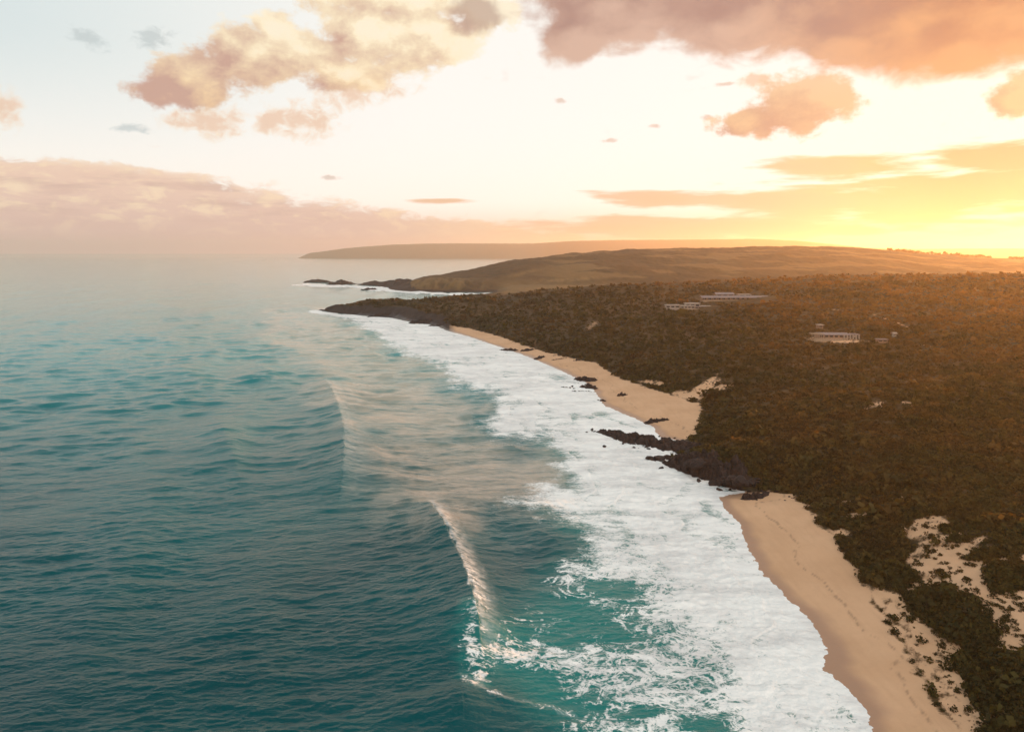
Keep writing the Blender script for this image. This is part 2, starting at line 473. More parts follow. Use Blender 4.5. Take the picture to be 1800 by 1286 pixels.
def make_leaf_mat():
    m = new_mat('heath_leaves')
    p = geo_pos(); t = attr('tint')
    oi = node('ShaderNodeObjectInfo'); rnd = S(oi.outputs['Random'])
    n = noise(p, 0.06, 4, 0.6); n2 = noise(p, 1.2, 3, 0.6)
    g = mix(t, (0.022, 0.021, 0.005), (0.085, 0.071, 0.018))
    br = mix(t, (0.042, 0.021, 0.005), (0.160, 0.080, 0.022))
    sun_glare = sep(p)[0].step(70, 420)  # warm sun glare painted into the leaf colour, stronger to the right
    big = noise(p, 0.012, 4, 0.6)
    br = mix(sun_glare * 0.55, br, (0.27, 0.140, 0.034))
    c = mix(((n - 0.5) * 1.6 + (big - 0.5) * 2.6 + sun_glare * 0.6 - 0.08).step(-0.25, 0.75), g, br)
    c = mix(n2.step(0.58, 0.75) * 0.4, c, (0.15, 0.10, 0.045))
    b = bsdf(c, 0.7, 0.2)
    c = mix((noise(mapping(p, rot=(0, 0, R(25)), scale=(1, 0.5, 1)), 0.022, 5, 0.6)).step(0.54, 0.66) * 0.55, c, (0.135, 0.088, 0.034))
    tr = node('ShaderNodeBsdfTranslucent'); S.put(tr, 0, cmath('MULTIPLY', c, (1.6, 1.15, 0.6)))
    mx = node('ShaderNodeMixShader'); mx.inputs[0].default_value = 0.45
    S.tree.links.new(b.outputs[0], mx.inputs[1]); S.tree.links.new(tr.outputs[0], mx.inputs[2])
    finish(mx.outputs[0])
    return m
def plain_mat(name, a, b_, scale=1.0, rough=0.7, spec=0.3):
    m = new_mat(name); p = geo_pos()
    n = noise(p, scale, 4, 0.6)
    c = mix(n.step(0.3, 0.7), a, b_)
    finish(bsdf(c, rough, spec, bump(n, 0.2, 0.05)).outputs[0])
    return m

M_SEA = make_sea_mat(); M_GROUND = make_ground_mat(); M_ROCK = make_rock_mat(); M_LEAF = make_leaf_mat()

# ------------------------------------------------------------------ plan of the coast
COAST_PX = [(1535, 1300), (1520, 1250), (1482, 1205), (1446, 1172), (1452, 1138), (1425, 1090), (1380, 1048), (1342, 1008), (1312, 960),
            (1300, 920), (1270, 892), (1262, 874), (1310, 864), (1285, 856), (1250, 843), (1215, 831), (1188, 820), (1178, 800), (1215, 790), (1200, 776),
            (1158, 767), (1150, 752), (1128, 741), (1095, 727), (1062, 712), (1047, 690), (1030, 672), (1000, 658), (960, 640),
            (915, 622), (870, 607), (820, 590), (785, 580), (772, 573), (742, 567), (716, 564), (690, 558), (650, 556), (620, 553), (585, 551), (556, 547)]
VEG_PX = [(1698, 1310), (1662, 1250), (1632, 1200), (1602, 1150), (1568, 1100), (1532, 1050), (1506, 1003), (1470, 950), (1430, 910),
          (1412, 886), (1392, 867), (1345, 858), (1312, 856), (1272, 847), (1238, 834), (1206, 822), (1200, 803), (1246, 789), (1216, 775), (1196, 770),
          (1222, 755), (1232, 735), (1230, 714), (1200, 703), (1165, 692), (1130, 680), (1095, 668), (1070, 655), (1050, 640), (1000, 630),
          (930, 610), (880, 592), (830, 579), (785, 571), (735, 564), (700, 559), (650, 553), (600, 549), (562, 546)]
BACK = [(-262, 975), (-215, 1010), (-150, 1080), (-95, 1180), (-70, 1300), (-45, 1400), (60, 1520), (4000, 1700), (4000, -400)]
coast = [(150, -400), (84, 40)] + [W(*p) for p in COAST_PX] + BACK
vegl = [(185, -400), (112, 40)] + [W(p[0], p[1], 1.6) for p in VEG_PX] + [(x + 6, y - 4) for x, y in BACK[:-2]] + BACK[-2:]

NEAR_SIL = [(480, 548), (556, 547), (590, 539), (615, 534), (645, 526), (690, 525), (720, 527), (760, 523), (810, 518), (900, 514), (1000, 506), (1060, 501), (1200, 496),
            (1330, 489), (1450, 484), (1600, 482), (1800, 480), (2150, 478)]
MID_SIL = [(640, 502), (690, 500), (715, 497), (760, 487), (800, 478), (850, 469), (900, 461), (1000, 448), (1100, 441), (1200, 438), (1300, 436), (1400, 434), (1480, 436), (1560, 441),
           (1640, 448), (1720, 454), (1800, 458), (2150, 462)]
FAR_SIL = [(528, 447), (560, 443), (610, 436), (690, 430), (760, 428), (850, 428), (940, 428), (1000, 424), (1080, 422), (1230, 421), (1330, 420), (1400, 423), (1460, 429), (1530, 436),
           (1600, 438), (1700, 437), (1800, 437), (2150, 440)]
def curve(lst, x): return np.interp(x, [a for a, _ in lst], [b for _, b in lst])

# ------------------------------------------------------------------ land: one grid fanning out from below the drone
pxs = np.arange(480, 2150, 1.5)
ds = 52.0 * np.exp(np.arange(0, math.log(15500 / 52.0), 0.0047))
PX, D = np.meshgrid(pxs, ds)
X = (PX - CX) / F * D; Y = D
near_rows = ds < 1800
s = np.full(X.shape, -500.0, np.float32); sv = s.copy()
s[near_rows] = sdf_poly(X[near_rows], Y[near_rows], coast)
sv[near_rows] = sdf_poly(X[near_rows], Y[near_rows], vegl)
wob = fbm(X / 9, Y / 9, 3, 5)
def near_height():
    s1 = s + wob * 1.2
    h = np.where(s1 < 0, 0.10 * s1, np.minimum(0.085 * s1, 1.2 + 0.035 * s1))
    h = np.minimum(h, 3.0)
    v = np.maximum(sv + fbm(X / 14, Y / 14, 3, 9) * 4, 0)
    dune = 4.5 * sst(0, 26, v)
    hill = 44 * (1 - np.exp(-np.maximum(v - 8, 0) / 300))
    roll = fbm(X / 140, Y / 140, 3, 21) * np.minimum(v * 0.05, 7) + fbm(X / 32, Y / 32, 3, 33) * np.minimum(v * 0.05, 1.6)
    return h, (dune + hill + roll)
hb, hh = near_height()
crest = np.interp(PX, [480, 560, 700, 860, 1000, 1300, 2150], [930, 955, 930, 980, 1010, 1050, 1000])
drop = sst(0, 1, (D - crest) / np.interp(PX, [560, 900, 2150], [90, 260, 420]))
def fit(hbase, hvar, sil, lo, hi):
    """scale the hill column by column so that its skyline lies where the photo has it"""
    t = (YH - curve(sil, pxs)) / F
    need = (t[None, :] * D + CAM_H - hbase) / np.maximum(hvar, 0.4)
    need = np.where((D > lo) & (D < hi) & (hvar > 0.4), need, 1e9)
    k = need.min(0); k = np.where(k > 1e8, np.nan, k)
    ok = ~np.isnan(k); k = np.interp(np.arange(len(k)), np.arange(len(k))[ok], k[ok])
    return smooth1(np.clip(k, 0.05, 6), 10)
hh2 = hh * (1 - drop) + 9.0 * drop * sst(0, 60, sv)
knear = fit(hb, hh2, NEAR_SIL, crest * 0.86, crest + 260)
blend = sst(0.35, 0.8, D / crest) if True else 1
kk = 1 + (knear[None, :] - 1) * blend
H_near = hb + hh2 * kk
# rocky toe of the near headland and the bank between the two beaches
rk_n = ridged(X / 16, Y / 16, 4, 51)
rockzone = np.zeros(X.shape, np.float32)
bankz = (PX > 1165) & (PX < 1335) & (D > 236.5) & (D < 271)
rockzone = np.where(bankz, sst(11, 3, s + fbm(X / 6, Y / 6, 3, 57) * 7), rockzone)
headz = sst(840, 740, PX) * sst(640, 700, D) * (D < 1100)
rockzone = np.maximum(rockzone, headz * sst(34, 12, s))
H_near = H_near + rockzone * (rk_n * 0.9) * sst(-4, 4, s) + headz * sst(60, 10, s) * sst(-5, 6, s) * (ridged(X / 30, Y / 30, 3, 77) - 0.6) * 2.0
H_near = np.where(bankz, H_near + 3.2 * sst(1, 9, s) * sst(1165, 1215, PX) * sst(1345, 1290, PX), H_near)

# middle headland
dmid = np.interp(PX, [690, 800, 1000, 1400, 2150], [1640, 1800, 2150, 2650, 2900])
dbase = np.interp(PX, [690, 820, 900, 1200, 2150], [1470, 1400, 1430, 1520, 1560])
rise = np.clip((D - dbase) / (dmid - dbase), 0, 1)
rise = np.sin(rise * math.pi / 2) ** 1.15
fall = sst(0, 1, (D - dmid) / np.interp(PX, [690, 1000, 2150], [160, 500, 900]))
mv = 90 * rise * (1 - fall) + fbm(X / 260, Y / 260, 3, 61) * 7 * rise * (1 - fall)
mb = np.where(D > dbase, -3.0, -3.0) + np.zeros_like(D)
kmid = fit(mb, mv, MID_SIL, dbase + 60, dmid + 300)
edge = sst(668, 700, PX)
gully = ridged(X / 55, Y / 120, 3, 71)
H_mid = mb + mv * kmid[None, :] * edge
cliffz = sst(690, 740, PX) * sst(880, 820, PX) * sst(dbase - 10, dbase + 60, D) * sst(dbase + 230, dbase + 120, D)
H_mid = H_mid + cliffz * gully * 7.0 + edge * sst(0.05, 0.4, rise) * (1 - fall) * (ridged(X / 210, Y / 330, 3, 75) - 0.5) * 6.0
valley = np.where((D > 1200) & (D < 2600), 1.0, 0) * sst(850, 900, PX) * (9.5 + fbm(X / 90, Y / 90, 3, 81) * 2) * sst(1150, 1400, D) - 3 * (1 - sst(850, 900, PX))
valley = np.where(D < 2600, valley, -3.0)
plainh = sst(935, 1010, PX) * sst(2300, 3200, D) * sst(11800, 10500, D) * (24 + fbm(X / 900, Y / 900, 3, 91) * 14) - 3 * (1 - sst(935, 1010, PX) * sst(2300, 3200, D))
# far hills
dfar = 12000 + fbm(PX / 120, D * 0, 2, 101) * 500
fprof = np.clip((D - (dfar - 1500)) / 1500, 0, 1); fprof = fprof * fprof * (3 - 2 * fprof)
ffall = sst(0, 1, (D - dfar) / 2500)
fv = 300 * fprof * (1 - ffall) + fbm(X / 900, Y / 900, 3, 111) * 16 * fprof * (1 - ffall)
fb_ = np.full(D.shape, -4.0)
kfar = fit(fb_, fv, FAR_SIL, 10800, 13500)
H_far = fb_ + fv * kfar[None, :] * sst(520, 545, PX)
H = np.maximum(np.maximum(H_near, H_mid), np.maximum(np.maximum(valley * (D > 1150), plainh), H_far))
H = np.where((D > 1150) | (D < 1), H, np.maximum(H_near, -4))
H = np.maximum(H, -4.0)
QX, QY = P(X, Y, H)

# bare patches, given as ellipses on the ground where the photo shows them: px, py, rx, ry, tilt, strength
BARE = [(1618, 930, 60, 20, -18, .85), (1560, 945, 40, 12, -10, .55), (1655, 985, 80, 28, -14, .95), (1720, 1000, 90, 34, -6, 1.0), (1640, 1030, 60, 18, 0, .9), (1700, 1030, 70, 24, 0, .95),
        (1775, 1095, 75, 66, 30, 1.15), (1800, 985, 40, 12, -10, .7), (1625, 1085, 40, 12, 0, .8), (1640, 1098, 34, 11, -5, .8),
        (1690, 1040, 60, 16, 20, .8), (1590, 1065, 30, 12, 10, .7), (1660, 1130, 45, 26, 40, 1.0), (1690, 1200, 50, 46, 50, .8), (1745, 1265, 50, 24, 25, .8), (1620, 1120, 40, 34, 50, 1.0),
        (1745, 1140, 60, 8, 12, .9), (1720, 1185, 32, 10, 20, .6), (1800, 1150, 60, 12, 8, .8), (1790, 1265, 50, 10, 5, .8), (1690, 960, 60, 9, -20, .8), (1660, 945, 50, 7, -15, .7),
        (1505, 905, 36, 7, -10, .6), (1480, 935, 30, 9, 10, .6), (1235, 683, 40, 10, -28, .75), (1210, 695, 34, 9, 10, .8), (1245, 672, 26, 5, -40, .8), (1270, 680, 36, 6, -15, .5),
        (1540, 712, 34, 8, -10, .5), (1595, 708, 26, 5, 20, .45), (1150, 672, 40, 6, 5, .5), (1040, 572, 26, 9, -35, .35), (1470, 598, 70, 6, 3, .6), (1570, 565, 70, 3, 20, .4), (1390, 640, 40, 5, 0, .3),
        (1470, 545, 50, 3, 6, .35), (1640, 610, 60, 3, 12, .3), (1500, 880, 50, 6, -8, .4), (1600, 870, 60, 5, -12, .35), (1700, 790, 70, 4, -8, .3), ]
PALE = [(795, 499, 24, 5, -62, .6), (814, 495, 26, 4, -55, .75), (834, 497, 18, 4, -50, .5), (778, 502, 16, 4, -60, .5), (852, 487, 24, 5, -40, .5), (1010, 490, 110, 6, -5, .5), (930, 478, 70, 5, -14, .35)]
def bare_map(px, py, lst=None):
    r = np.zeros(px.shape, np.float32)
    for cx, cy, rx, ry, t, st in (lst or BARE):
        a = R(t); u = (px - cx) * math.cos(a) + (py - cy) * math.sin(a); v = -(px - cx) * math.sin(a) + (py - cy) * math.cos(a)
        r = np.maximum(r, st * np.clip(1.25 - np.sqrt((u / rx) ** 2 + (v / ry) ** 2), 0, 1) / 0.6)
    return np.clip(r, 0, 1.3)
bare_f = Field(bare_map, 480, 2200, 400, 1400, 3)
DARKM = [(1548, 1000, 58, 26, 12), (1660, 1062, 62, 22, 5), (1690, 1095, 66, 34, 22), (1735, 1180, 52, 40, 30), (1775, 1215, 50, 40, 30), (1780, 1010, 48, 26, 0), (1730, 975, 40, 9, -8), (1555, 950, 50, 20, 10), (1645, 1040, 34, 9, 0), (1770, 1165, 50, 16, 0), (1800, 1275, 60, 22, 0), (1625, 1068, 32, 7, 0)]
FRINGE = [(1698, 1320), (1632, 1200), (1568, 1100), (1532, 1050), (1500, 1000), (1530, 1022), (1575, 1038), (1605, 1062), (1622, 1092), (1645, 1115), (1678, 1150), (1690, 1195), (1712, 1235), (1745, 1320)]
BLOW = [(1588, 962), (1640, 940), (1700, 955), (1745, 960), (1810, 985), (1815, 1150), (1760, 1135), (1752, 1100), (1735, 1062), (1690, 1052), (1640, 1050), (1600, 1020)]
def dark_map(px, py):
    r = np.zeros(px.shape, np.float32)
    for cx, cy, rx, ry, t in DARKM:
        a = R(t); u = (px - cx) * math.cos(a) + (py - cy) * math.sin(a); v = -(px - cx) * math.sin(a) + (py - cy) * math.cos(a)
        r = np.maximum(r, np.clip(1.3 - np.sqrt((u / rx) ** 2 + (v / ry) ** 2), 0, 1) / 0.5)
    return np.clip(r, 0, 1)
dark_f = Field(dark_map, 480, 2200, 400, 1400, 3)
fr_f = Field(lambda x, y: sdf_poly(x, y, FRINGE), 480, 2200, 400, 1400, 3)(QX, QY)
bl_f = Field(lambda x, y: sdf_poly(x, y, BLOW), 480, 2200, 400, 1400, 3)(QX, QY)
speck = fbm(X / 2.6, Y / 3.4, 4, 143, 0.6)
bare = np.maximum(bare_f(QX, QY), 0.72 * sst(-6, 8, bl_f)) * (1 - 0.9 * dark_f(QX, QY))
lowland = sst(1500, 1300, D)
beach_sand = sst(3.0, -2.5, sv + fbm(X / 6, Y / 6, 3, 131) * 3.2) * (s > -30) * (D < 900)
fringe = 0.70 * sst(-7, 7, fr_f) * (1 - 0.5 * dark_f(QX, QY))
sand = np.clip(np.maximum(beach_sand, np.maximum(bare * (0.85 + speck * 0.8), fringe * (1.0 + speck * 0.8))), 0, 1)
sand = np.where(rockzone > 0.5, sand * 0.1, sand)
rock = np.clip(rockzone, 0, 1)
rock = np.maximum(rock, sst(6, 1, np.abs(H)) * (D > 1250) * (D < 4000) * sst(900, 860, PX))
rock = np.maximum(rock, (D > 1300) * (D < 2600) * sst(760, 700, PX))
wet = sst(5.4, 1.6, s + wob * 1.5 + fbm(X / 30, Y / 30, 2, 137) * 2.5) * (D < 900)
grass_haze = np.where((D > 1180) & (D < 1640), sst(860, 900, PX) * sst(1180, 1260, D) * sst(1640, 1480, D) * 0.75, 0.0)
grass_haze = np.maximum(grass_haze, cliffz * sst(1.3, 2.3, gully + 0.7 * ridged(X / 16, Y / 70, 3, 73)) * 0.6)
grass_haze = np.maximum(grass_haze, (D > 1250) * (D < 4500) * np.clip(bare_map(QX, QY, PALE[5:]) * (0.8 + 0.8 * fbm(X / 12, Y / 40, 3, 163)), 0, 1))
rock = rock * (1 - 0.8 * (grass_haze > 0.3) * (D > 1250))
grass_haze = np.maximum(grass_haze, 0.55 * (D > 4500))  # far hills paled in colour to stand in for haze
grass_haze = np.maximum(grass_haze, (D > 1640) * sst(0.5, 0.62, fbm(X / 240, Y / 90, 3, 161) + 0.4) * sst(900, 1000, PX) * 0.6)
bumpy = (1 - sand) * (1 - rock) * sst(0, 8, sv) * (D < 1500)
H = H + bumpy * (np.maximum(fbm(X / 3.2, Y / 5.5, 3, 171), -0.2) * 0.9) * sst(60, 200, D)
H = H + (D > 1150) * (D < 4500) * (H > 1) * fbm(X / 14, Y / 30, 3, 181) * 1.8
H = H + (D > 4500) * (H > 5) * fbm(X / 60, Y / 120, 3, 191) * 7
nr, nc = X.shape
co = np.stack([X, Y, H], -1).reshape(-1, 3)
tide = np.exp(-((s - 11.5 - fbm(X / 22, Y / 22, 3, 195) * 5) / 0.35) ** 2) * sst(-0.15, 0.25, fbm(X / 1.6, Y / 1.6, 3, 197)) * (D < 500)
A = {'tide': tide.ravel(), 'sand': sand.ravel(), 'rock': rock.ravel(), 'wet': wet.ravel(), 'grass_haze': grass_haze.ravel()}
up = np.maximum(np.maximum(H[:-1, :-1], H[1:, 1:]), np.maximum(H[1:, :-1], H[:-1, 1:])) > -1.6
fd = 0.5 * (D[:-1, :-1] + D[1:, 1:]); fs = sv[:-1, :-1]
isbeach = (fd < 900) & (fs < 0.5) & (rockzone[:-1, :-1] < 0.5)
for nm, msk in (('beach', up & isbeach), ('hillside', up & ~isbeach & (fd < 1180)), ('headland', up & (fd >= 1180) & (fd < 4500)), ('distant_hills', up & (fd >= 4500))):
    c_, f_, a_ = compact(co, grid_faces(nr, nc, msk), A)
    o = mesh_obj(nm, c_, f_, M_GROUND, a_)
    o['kind'] = 'structure'
o_lab = {'beach': 'smooth pale brown sand beach', }

def ground(px, py):
    """where the line of sight through a photo pixel meets the land"""
    j = int(np.clip(round((px - pxs[0]) / 1.5), 0, nc - 1))
    q = YH - F * (H[:, j] - CAM_H) / ds
    i = np.where((q <= py) & (H[:, j] > -0.5))[0]
    i = i[0] if len(i) else nr - 1
    return float((px - CX) / F * ds[i]), float(ds[i]), float(H[i, j])
def height(x, y):
    px = np.clip((CX + F * np.asarray(x) / np.asarray(y) - pxs[0]) / 1.5, 0, nc - 1.001)
    dd = np.clip(np.log(np.asarray(y) / 52.0) / 0.0047, 0, nr - 1.001)
    i = dd.astype(int); j = px.astype(int); a = dd - i; b = px - j
    return (H[i, j] * (1 - b) + H[i, j + 1] * b) * (1 - a) + (H[i + 1, j] * (1 - b) + H[i + 1, j + 1] * b) * a

# ------------------------------------------------------------------ sea
spx = np.arange(-520, 1760, 1.7)
spy = np.concatenate([np.arange(1560, 470, -1.0), np.arange(470, 447, -0.5), np.array([446.7, 446.4, 446.1, 445.9])])
SX, SY = np.meshgrid(spx, spy)
DD = CAM_H * F / (SY - YH)
WX = (SX - CX) / F * DD; WY = DD
cell = DD * DD / (CAM_H * F)
cs = np.full(WX.shape, -900, np.float32)
rr = spy > 486
cs[rr] = sdf_poly(WX[rr], WY[rr], coast)
rng = np.random.default_rng(4)
zz = np.zeros(WX.shape, np.float32)
# wind sea: crests roughly across the view, a fan of directions and lengths
for i in range(54):
    L = 1.1 * (10 / 1.1) ** (i / 53)
    th = math.pi / 2 + 0.10 + rng.normal(0, 0.27)
    k = 2 * math.pi / L
    amp = 0.0080 * L ** 0.50 * rng.uniform(0.6, 1.3)
    dep = abs(math.sin(th)) + 0.15
    fade = sst(2.2, 4.5, L / (cell * dep))
    ph = k * (np.cos(th) * WX + np.sin(th) * WY) + rng.uniform(0, 6.28)
    zz += (amp * fade * (np.cos(ph) + 0.25 * np.cos(2 * ph))).astype(np.float32)
for i in range(26):          # longer chop that still reads far out
    L = 7.0 * (32 / 7.0) ** (i / 25)
    th = math.pi / 2 + 0.14 + rng.normal(0, 0.34)
    k = 2 * math.pi / L
    fade = sst(1.8, 3.6, L / (cell * (abs(math.sin(th)) + 0.1))) * (0.25 + 0.75 * sst(160, 420, DD))
    ph = k * (np.cos(th) * WX + np.sin(th) * WY) + rng.uniform(0, 6.28) + 1.5 * fbm(WX / (L * 4), WY / (L * 4), 2, 205 + i)
    zz += (0.0145 * L ** 0.7 * rng.uniform(0.6, 1.3) * fade * (np.cos(ph) + 0.3 * np.cos(2 * ph))).astype(np.float32)
gust = 0.75 + 0.9 * fbm(WX / 55, WY / 75, 3, 201)
zz *= np.clip(gust, 0.35, 1.6) * sst(2, -25, cs) 
# swell: long crests bending in to the coast
sw = np.zeros_like(zz)
for L, a, th0, sd in ((95, 0.85, 0.18, 1), (62, 0.5, -0.05, 2), (41, 0.3, 0.3, 3), (150, 0.9, 0.5, 4), (28, 0.14, 0.55, 5)):
    bend = fbm(WX / 260, WY / 260, 2, 210 + sd) * 5.0
    k = 2 * math.pi / L
    ph = k * (np.cos(th0) * WX + np.sin(th0) * WY) + bend + sd
    fade = sst(2.0, 5.0, L / (cell * max(abs(math.sin(th0)), 0.15)))
    env = np.clip(0.5 + 1.3 * fbm(WX / 180, WY / 260, 2, 220 + sd), 0.05, 1.4)
    sw += a * fade * env * (np.exp(1.1 * (np.cos(ph) - 1)) * 1.7 - 0.8)
sw *= sst(-6, -70, cs)
zz += sw
# single waves standing up before they break: photo rows of the crest, height, width seaward, width shoreward
BREAK = [([(748, 872), (764, 905), (790, 955), (812, 1005), (830, 1055), (842, 1105), (848, 1150), (858, 1205)], 3.8, 15, 6),
         ([(565, 660), (590, 710), (604, 760), (606, 810), (600, 860), (588, 920)], 4.6, 22, 10),
         ([(365, 700), (392, 760), (408, 800), (425, 850), (436, 910)], 2.8, 24, 12), ([(800, 1190), (815, 1240), (815, 1300)], 1.6, 12, 7),
         ([(450, 520), (520, 535), (590, 560), (625, 585)], 2.4, 44, 24), ([(380, 585), (480, 600), (560, 640), (600, 680)], 1.9, 34, 20),
         ([(690, 622), (740, 640), (772, 660)], 1.6, 16, 7), ([(610, 600), (650, 618), (700, 650)], 1.5, 16, 8), ([(860, 770), (910, 790), (948, 800)], 1.4, 9, 4), ([(430, 620), (480, 660), (520, 690), (560, 740)], 1.8, 26, 16),
         ([(200, 610), (300, 640), (380, 690), (430, 760)], 1.8, 30, 20), ([(180, 520), (300, 540), (400, 560)], 2.0, 60, 30), ([(900, 915), (970, 945), (1010, 975)], 0.9, 7, 3.5), ([(660, 500), (600, 512), (560, 530)], 1.5, 40, 20), ([(800, 1188), (835, 1214), (890, 1230), (960, 1240), (1040, 1262)], 1.0, 4, 2.5)]
sub = spy > 480
bz = np.zeros_like(zz[sub]); face = np.zeros_like(bz)
for pts, a, wb, wf in BREAK:
    wp = [W(*p) for p in pts]
    d_, sd_, al = dist_line(WX[sub], WY[sub], wp)
    d_ = np.sqrt((d_ + fbm(WX[sub] / 14, WY[sub] / 20, 2, 231) * 1.4) ** 2 + 0.8)
    # +side of the line is the left hand (walking towards the camera or away): find it by the point's own x
    right = sd_ * (1 if wp[-1][1] < wp[0][1] else -1) > 0
    wdt = np.where(right, wf, wb)
    tp_ = 0.25 if a > 3.7 else 0.5
    prof = np.exp(-np.maximum(d_, 0) / wdt * 1.2) * sst(0, tp_, al) * sst(1.0, 1 - tp_, al)
    prof = prof * sst(wdt * 4, wdt * 2, d_)
    bz = np.maximum(bz, a * prof)
zz[sub] += bz
# foam and shallow colour
FOAM = [(548, 544), (575, 556), (610, 570), (650, 592), (690, 620), (740, 642), (775, 658), (792, 686), (862, 708), (858, 728), (822, 748), (880, 775), (945, 792), (958, 830),
        (985, 865), (1010, 900), (1050, 930), (1085, 975), (1115, 1030), (1150, 1080), (1180, 1130), (1195, 1180), (1210, 1240), (1235, 1330), (1235, 1570),
        (1760, 1570), (1560, 1300), (1520, 1230), (1500, 1160), (1470, 1080), (1400, 1000), (1340, 930), (1300, 830), (1300, 770), (1180, 700), (1100, 640), (900, 590), (780, 556), (640, 540)]
PATCH = [(950, 805), (905, 850), (850, 868), (815, 888), (900, 915), (1000, 945), (1010, 975), (970, 990), (955, 1012), (1040, 1055), (1100, 1085), (1010, 1088), (890, 1086), (850, 1098), (842, 1140), (850, 1196), (900, 1215), (965, 1240), (960, 1320), (1300, 1320), (1300, 1000), (1080, 850)]
SHAL = [(960, 790), (1000, 860), (960, 900), (1010, 960), (900, 1075), (838, 1095), (825, 1180), (900, 1210), (1000, 1320), (1700, 1570), (1500, 1000), (1300, 760), (1000, 600)]
PEACH_SKY = [(470, 545), (560, 545), (640, 580), (720, 630), (800, 690), (860, 720), (840, 745), (900, 785), (960, 800), (980, 850), (900, 880), (830, 900), (760, 880), (680, 890), (615, 890), (612, 780), (590, 720), (520, 650), (470, 590)]  # stretch of sea that gets the painted peach sky reflection
fq = Field(lambda x, y: sdf_poly(x, y, PEACH_SKY))
ff = Field(lambda x, y: sdf_poly(x, y, FOAM)); fp = Field(lambda x, y: sdf_poly(x, y, PATCH)); fs_ = Field(lambda x, y: sdf_poly(x, y, SHAL))
dist_scale = np.clip((SY - YH) / 400, 0.12, 2.0)          # soft edges narrow with distance
e1 = ff(SX, SY) / dist_scale + fbm(WX / 11, WY / 17, 4, 241) * 26
e2 = fp(SX, SY) / dist_scale + fbm(WX / 9, WY / 13, 4, 251) * 22
foam = (0.83 + 0.24 * fbm(WX / 30, WY / 60, 4, 321)) * sst(-50, 70, e1)
foam = np.maximum(foam, 0.66 * sst(-24, 50, e2))
# the lower surf is lacier, the middle streaky
lower = sst(960, 1120, SY)
foam *= 1 - 0.16 * lower * sst(1520, 1200, SX)
ph_ = -cs / 13.0 + fbm(WX / 34, WY / 34, 3, 341) * 1.5
saw = ph_ - np.floor(ph_)
front = np.exp(-saw * 4.5) * sst(0.0, 0.08, saw) * np.clip(0.6 + 1.2 * fbm(WX / 26, WY / 40, 2, 345), 0, 1.2)
inz = sst(0, 60, e1) * sst(-2, -9, cs)
foam = foam + inz * (0.16 * front - 0.13 * sst(0.35, 0.95, saw))
zz += (inz * front * 0.55).astype(np.float32)
# turquoise holes in the lower left of the surf
hole = np.zeros_like(foam)
for cx, cy, rx, ry, st in ((1000, 1240, 90, 36, .45), (930, 1200, 100, 40, .35), (1120, 1245, 60, 16, .35), (1080, 1030, 60, 16, .3), (1010, 1120, 120, 30, .18), (1250, 1270, 60, 18, .3), (980, 800, 60, 10, .25), (930, 828, 40, 14, .2)):
    hole = np.maximum(hole, st * np.clip(1.3 - np.hypot((SX - cx) / rx, (SY - cy) / ry), 0, 1))
foam = foam - hole
# the lip of the breaking wave and white caps of the far reefs
lip, sd_, al = dist_line(WX, WY, [W(832, 1085), W(826, 1120), W(828, 1160), W(850, 1198)])
sheen = np.zeros_like(foam)
for q, (pts, a, wb, wf) in enumerate([BREAK[0], BREAK[1], BREAK[-1]]):      # thin foam, plus a pale sheen painted down the shoreward face
    d_, sd_, al = dist_line(WX, WY, [W(*p) for p in pts])
    rgt = sd_ * (1 if W(*pts[-1])[1] < W(*pts[0])[1] else -1)
    dd_ = d_ * rgt + fbm(WX / 1.6, WY / 7, 3, 331) * 1.2
    sheen = np.maximum(sheen, (0.78, 0.32, 0.30)[q] * sst(-0.4, 0.5, dd_) * sst((6.5, 14, 1.7)[q], 0.3, dd_) * sst(0, .14, al) * sst(1, .7, al))
    foam = np.maximum(foam, (0.28, 0.20, 0.36)[q] * sst(-0.6, 0.4, dd_) * sst((5.5, 11, 2.2)[q], 0.5, dd_) * sst(0, .07, al) * sst(1, .9, al))
foam = np.maximum(foam, 0.45 * sst(2.6, 0.2, lip + fbm(WX / 2, WY / 2, 3, 261) * 1.6))
for pts, w, st in (([(540, 501), (580, 503), (640, 504), (700, 512), (800, 517), (850, 517)], 40, .9), ([(545, 499), (560, 500), (600, 503), (640, 505)], 34, 1.0), ([(548, 549), (590, 541), (640, 530)], 12, .5), ([(552, 549), (600, 556), (700, 566), (780, 578)], 14, .9),
                   ([(690, 510), (760, 515), (860, 517)], 22, 1.0)):
    d_, _, _ = dist_line(WX, WY, [W(*p) for p in pts])
    foam = np.maximum(foam, st * sst(w * 1.6, w * 0.3, d_ + fbm(WX / 20, WY / 40, 3, 271) * w * 0.8))
foam = np.maximum(foam, 0.95 * sst(-5.0, -1.0, cs + wob.mean() + fbm(WX / 4, WY / 4, 3, 281) * 2.5) * (SY > 555) * sst(20, 5, cs))
foam = np.clip(foam, 0, 1)
shal = sst(-50, 70, fs_(SX, SY) + fbm(WX / 25, WY / 25, 3, 291) * 40) * 0.7
shal = np.maximum(shal, 0.5 * sst(5, 0, lip + fbm(WX / 4, WY / 4, 2, 347) * 3))
peach_sky = 0.58 * sst(-40, 55, fq(SX, SY) / np.clip((SY - YH) / 300, 0.3, 1.3) + fbm(WX / 40, WY / 70, 5, 295, 0.6) * 85)
peach_sky = np.maximum(peach_sky, 0.16 * sst(520, 480, SY) * sst(200, 420, SX))
lace = np.clip(0.25 + 0.75 * sst(900, 1050, SY), 0, 1)
zz += foam * (fbm(WX / 2.2, WY / 2.2, 4, 301) * 0.45 * sst(1200, 500, DD) * sst(3, -6, cs) + 0.15 * sst(2, -6, cs)) 
zz += 0.35 * foam * fbm(WX / 12, WY / 7, 3, 311) * sst(0, -20, cs)
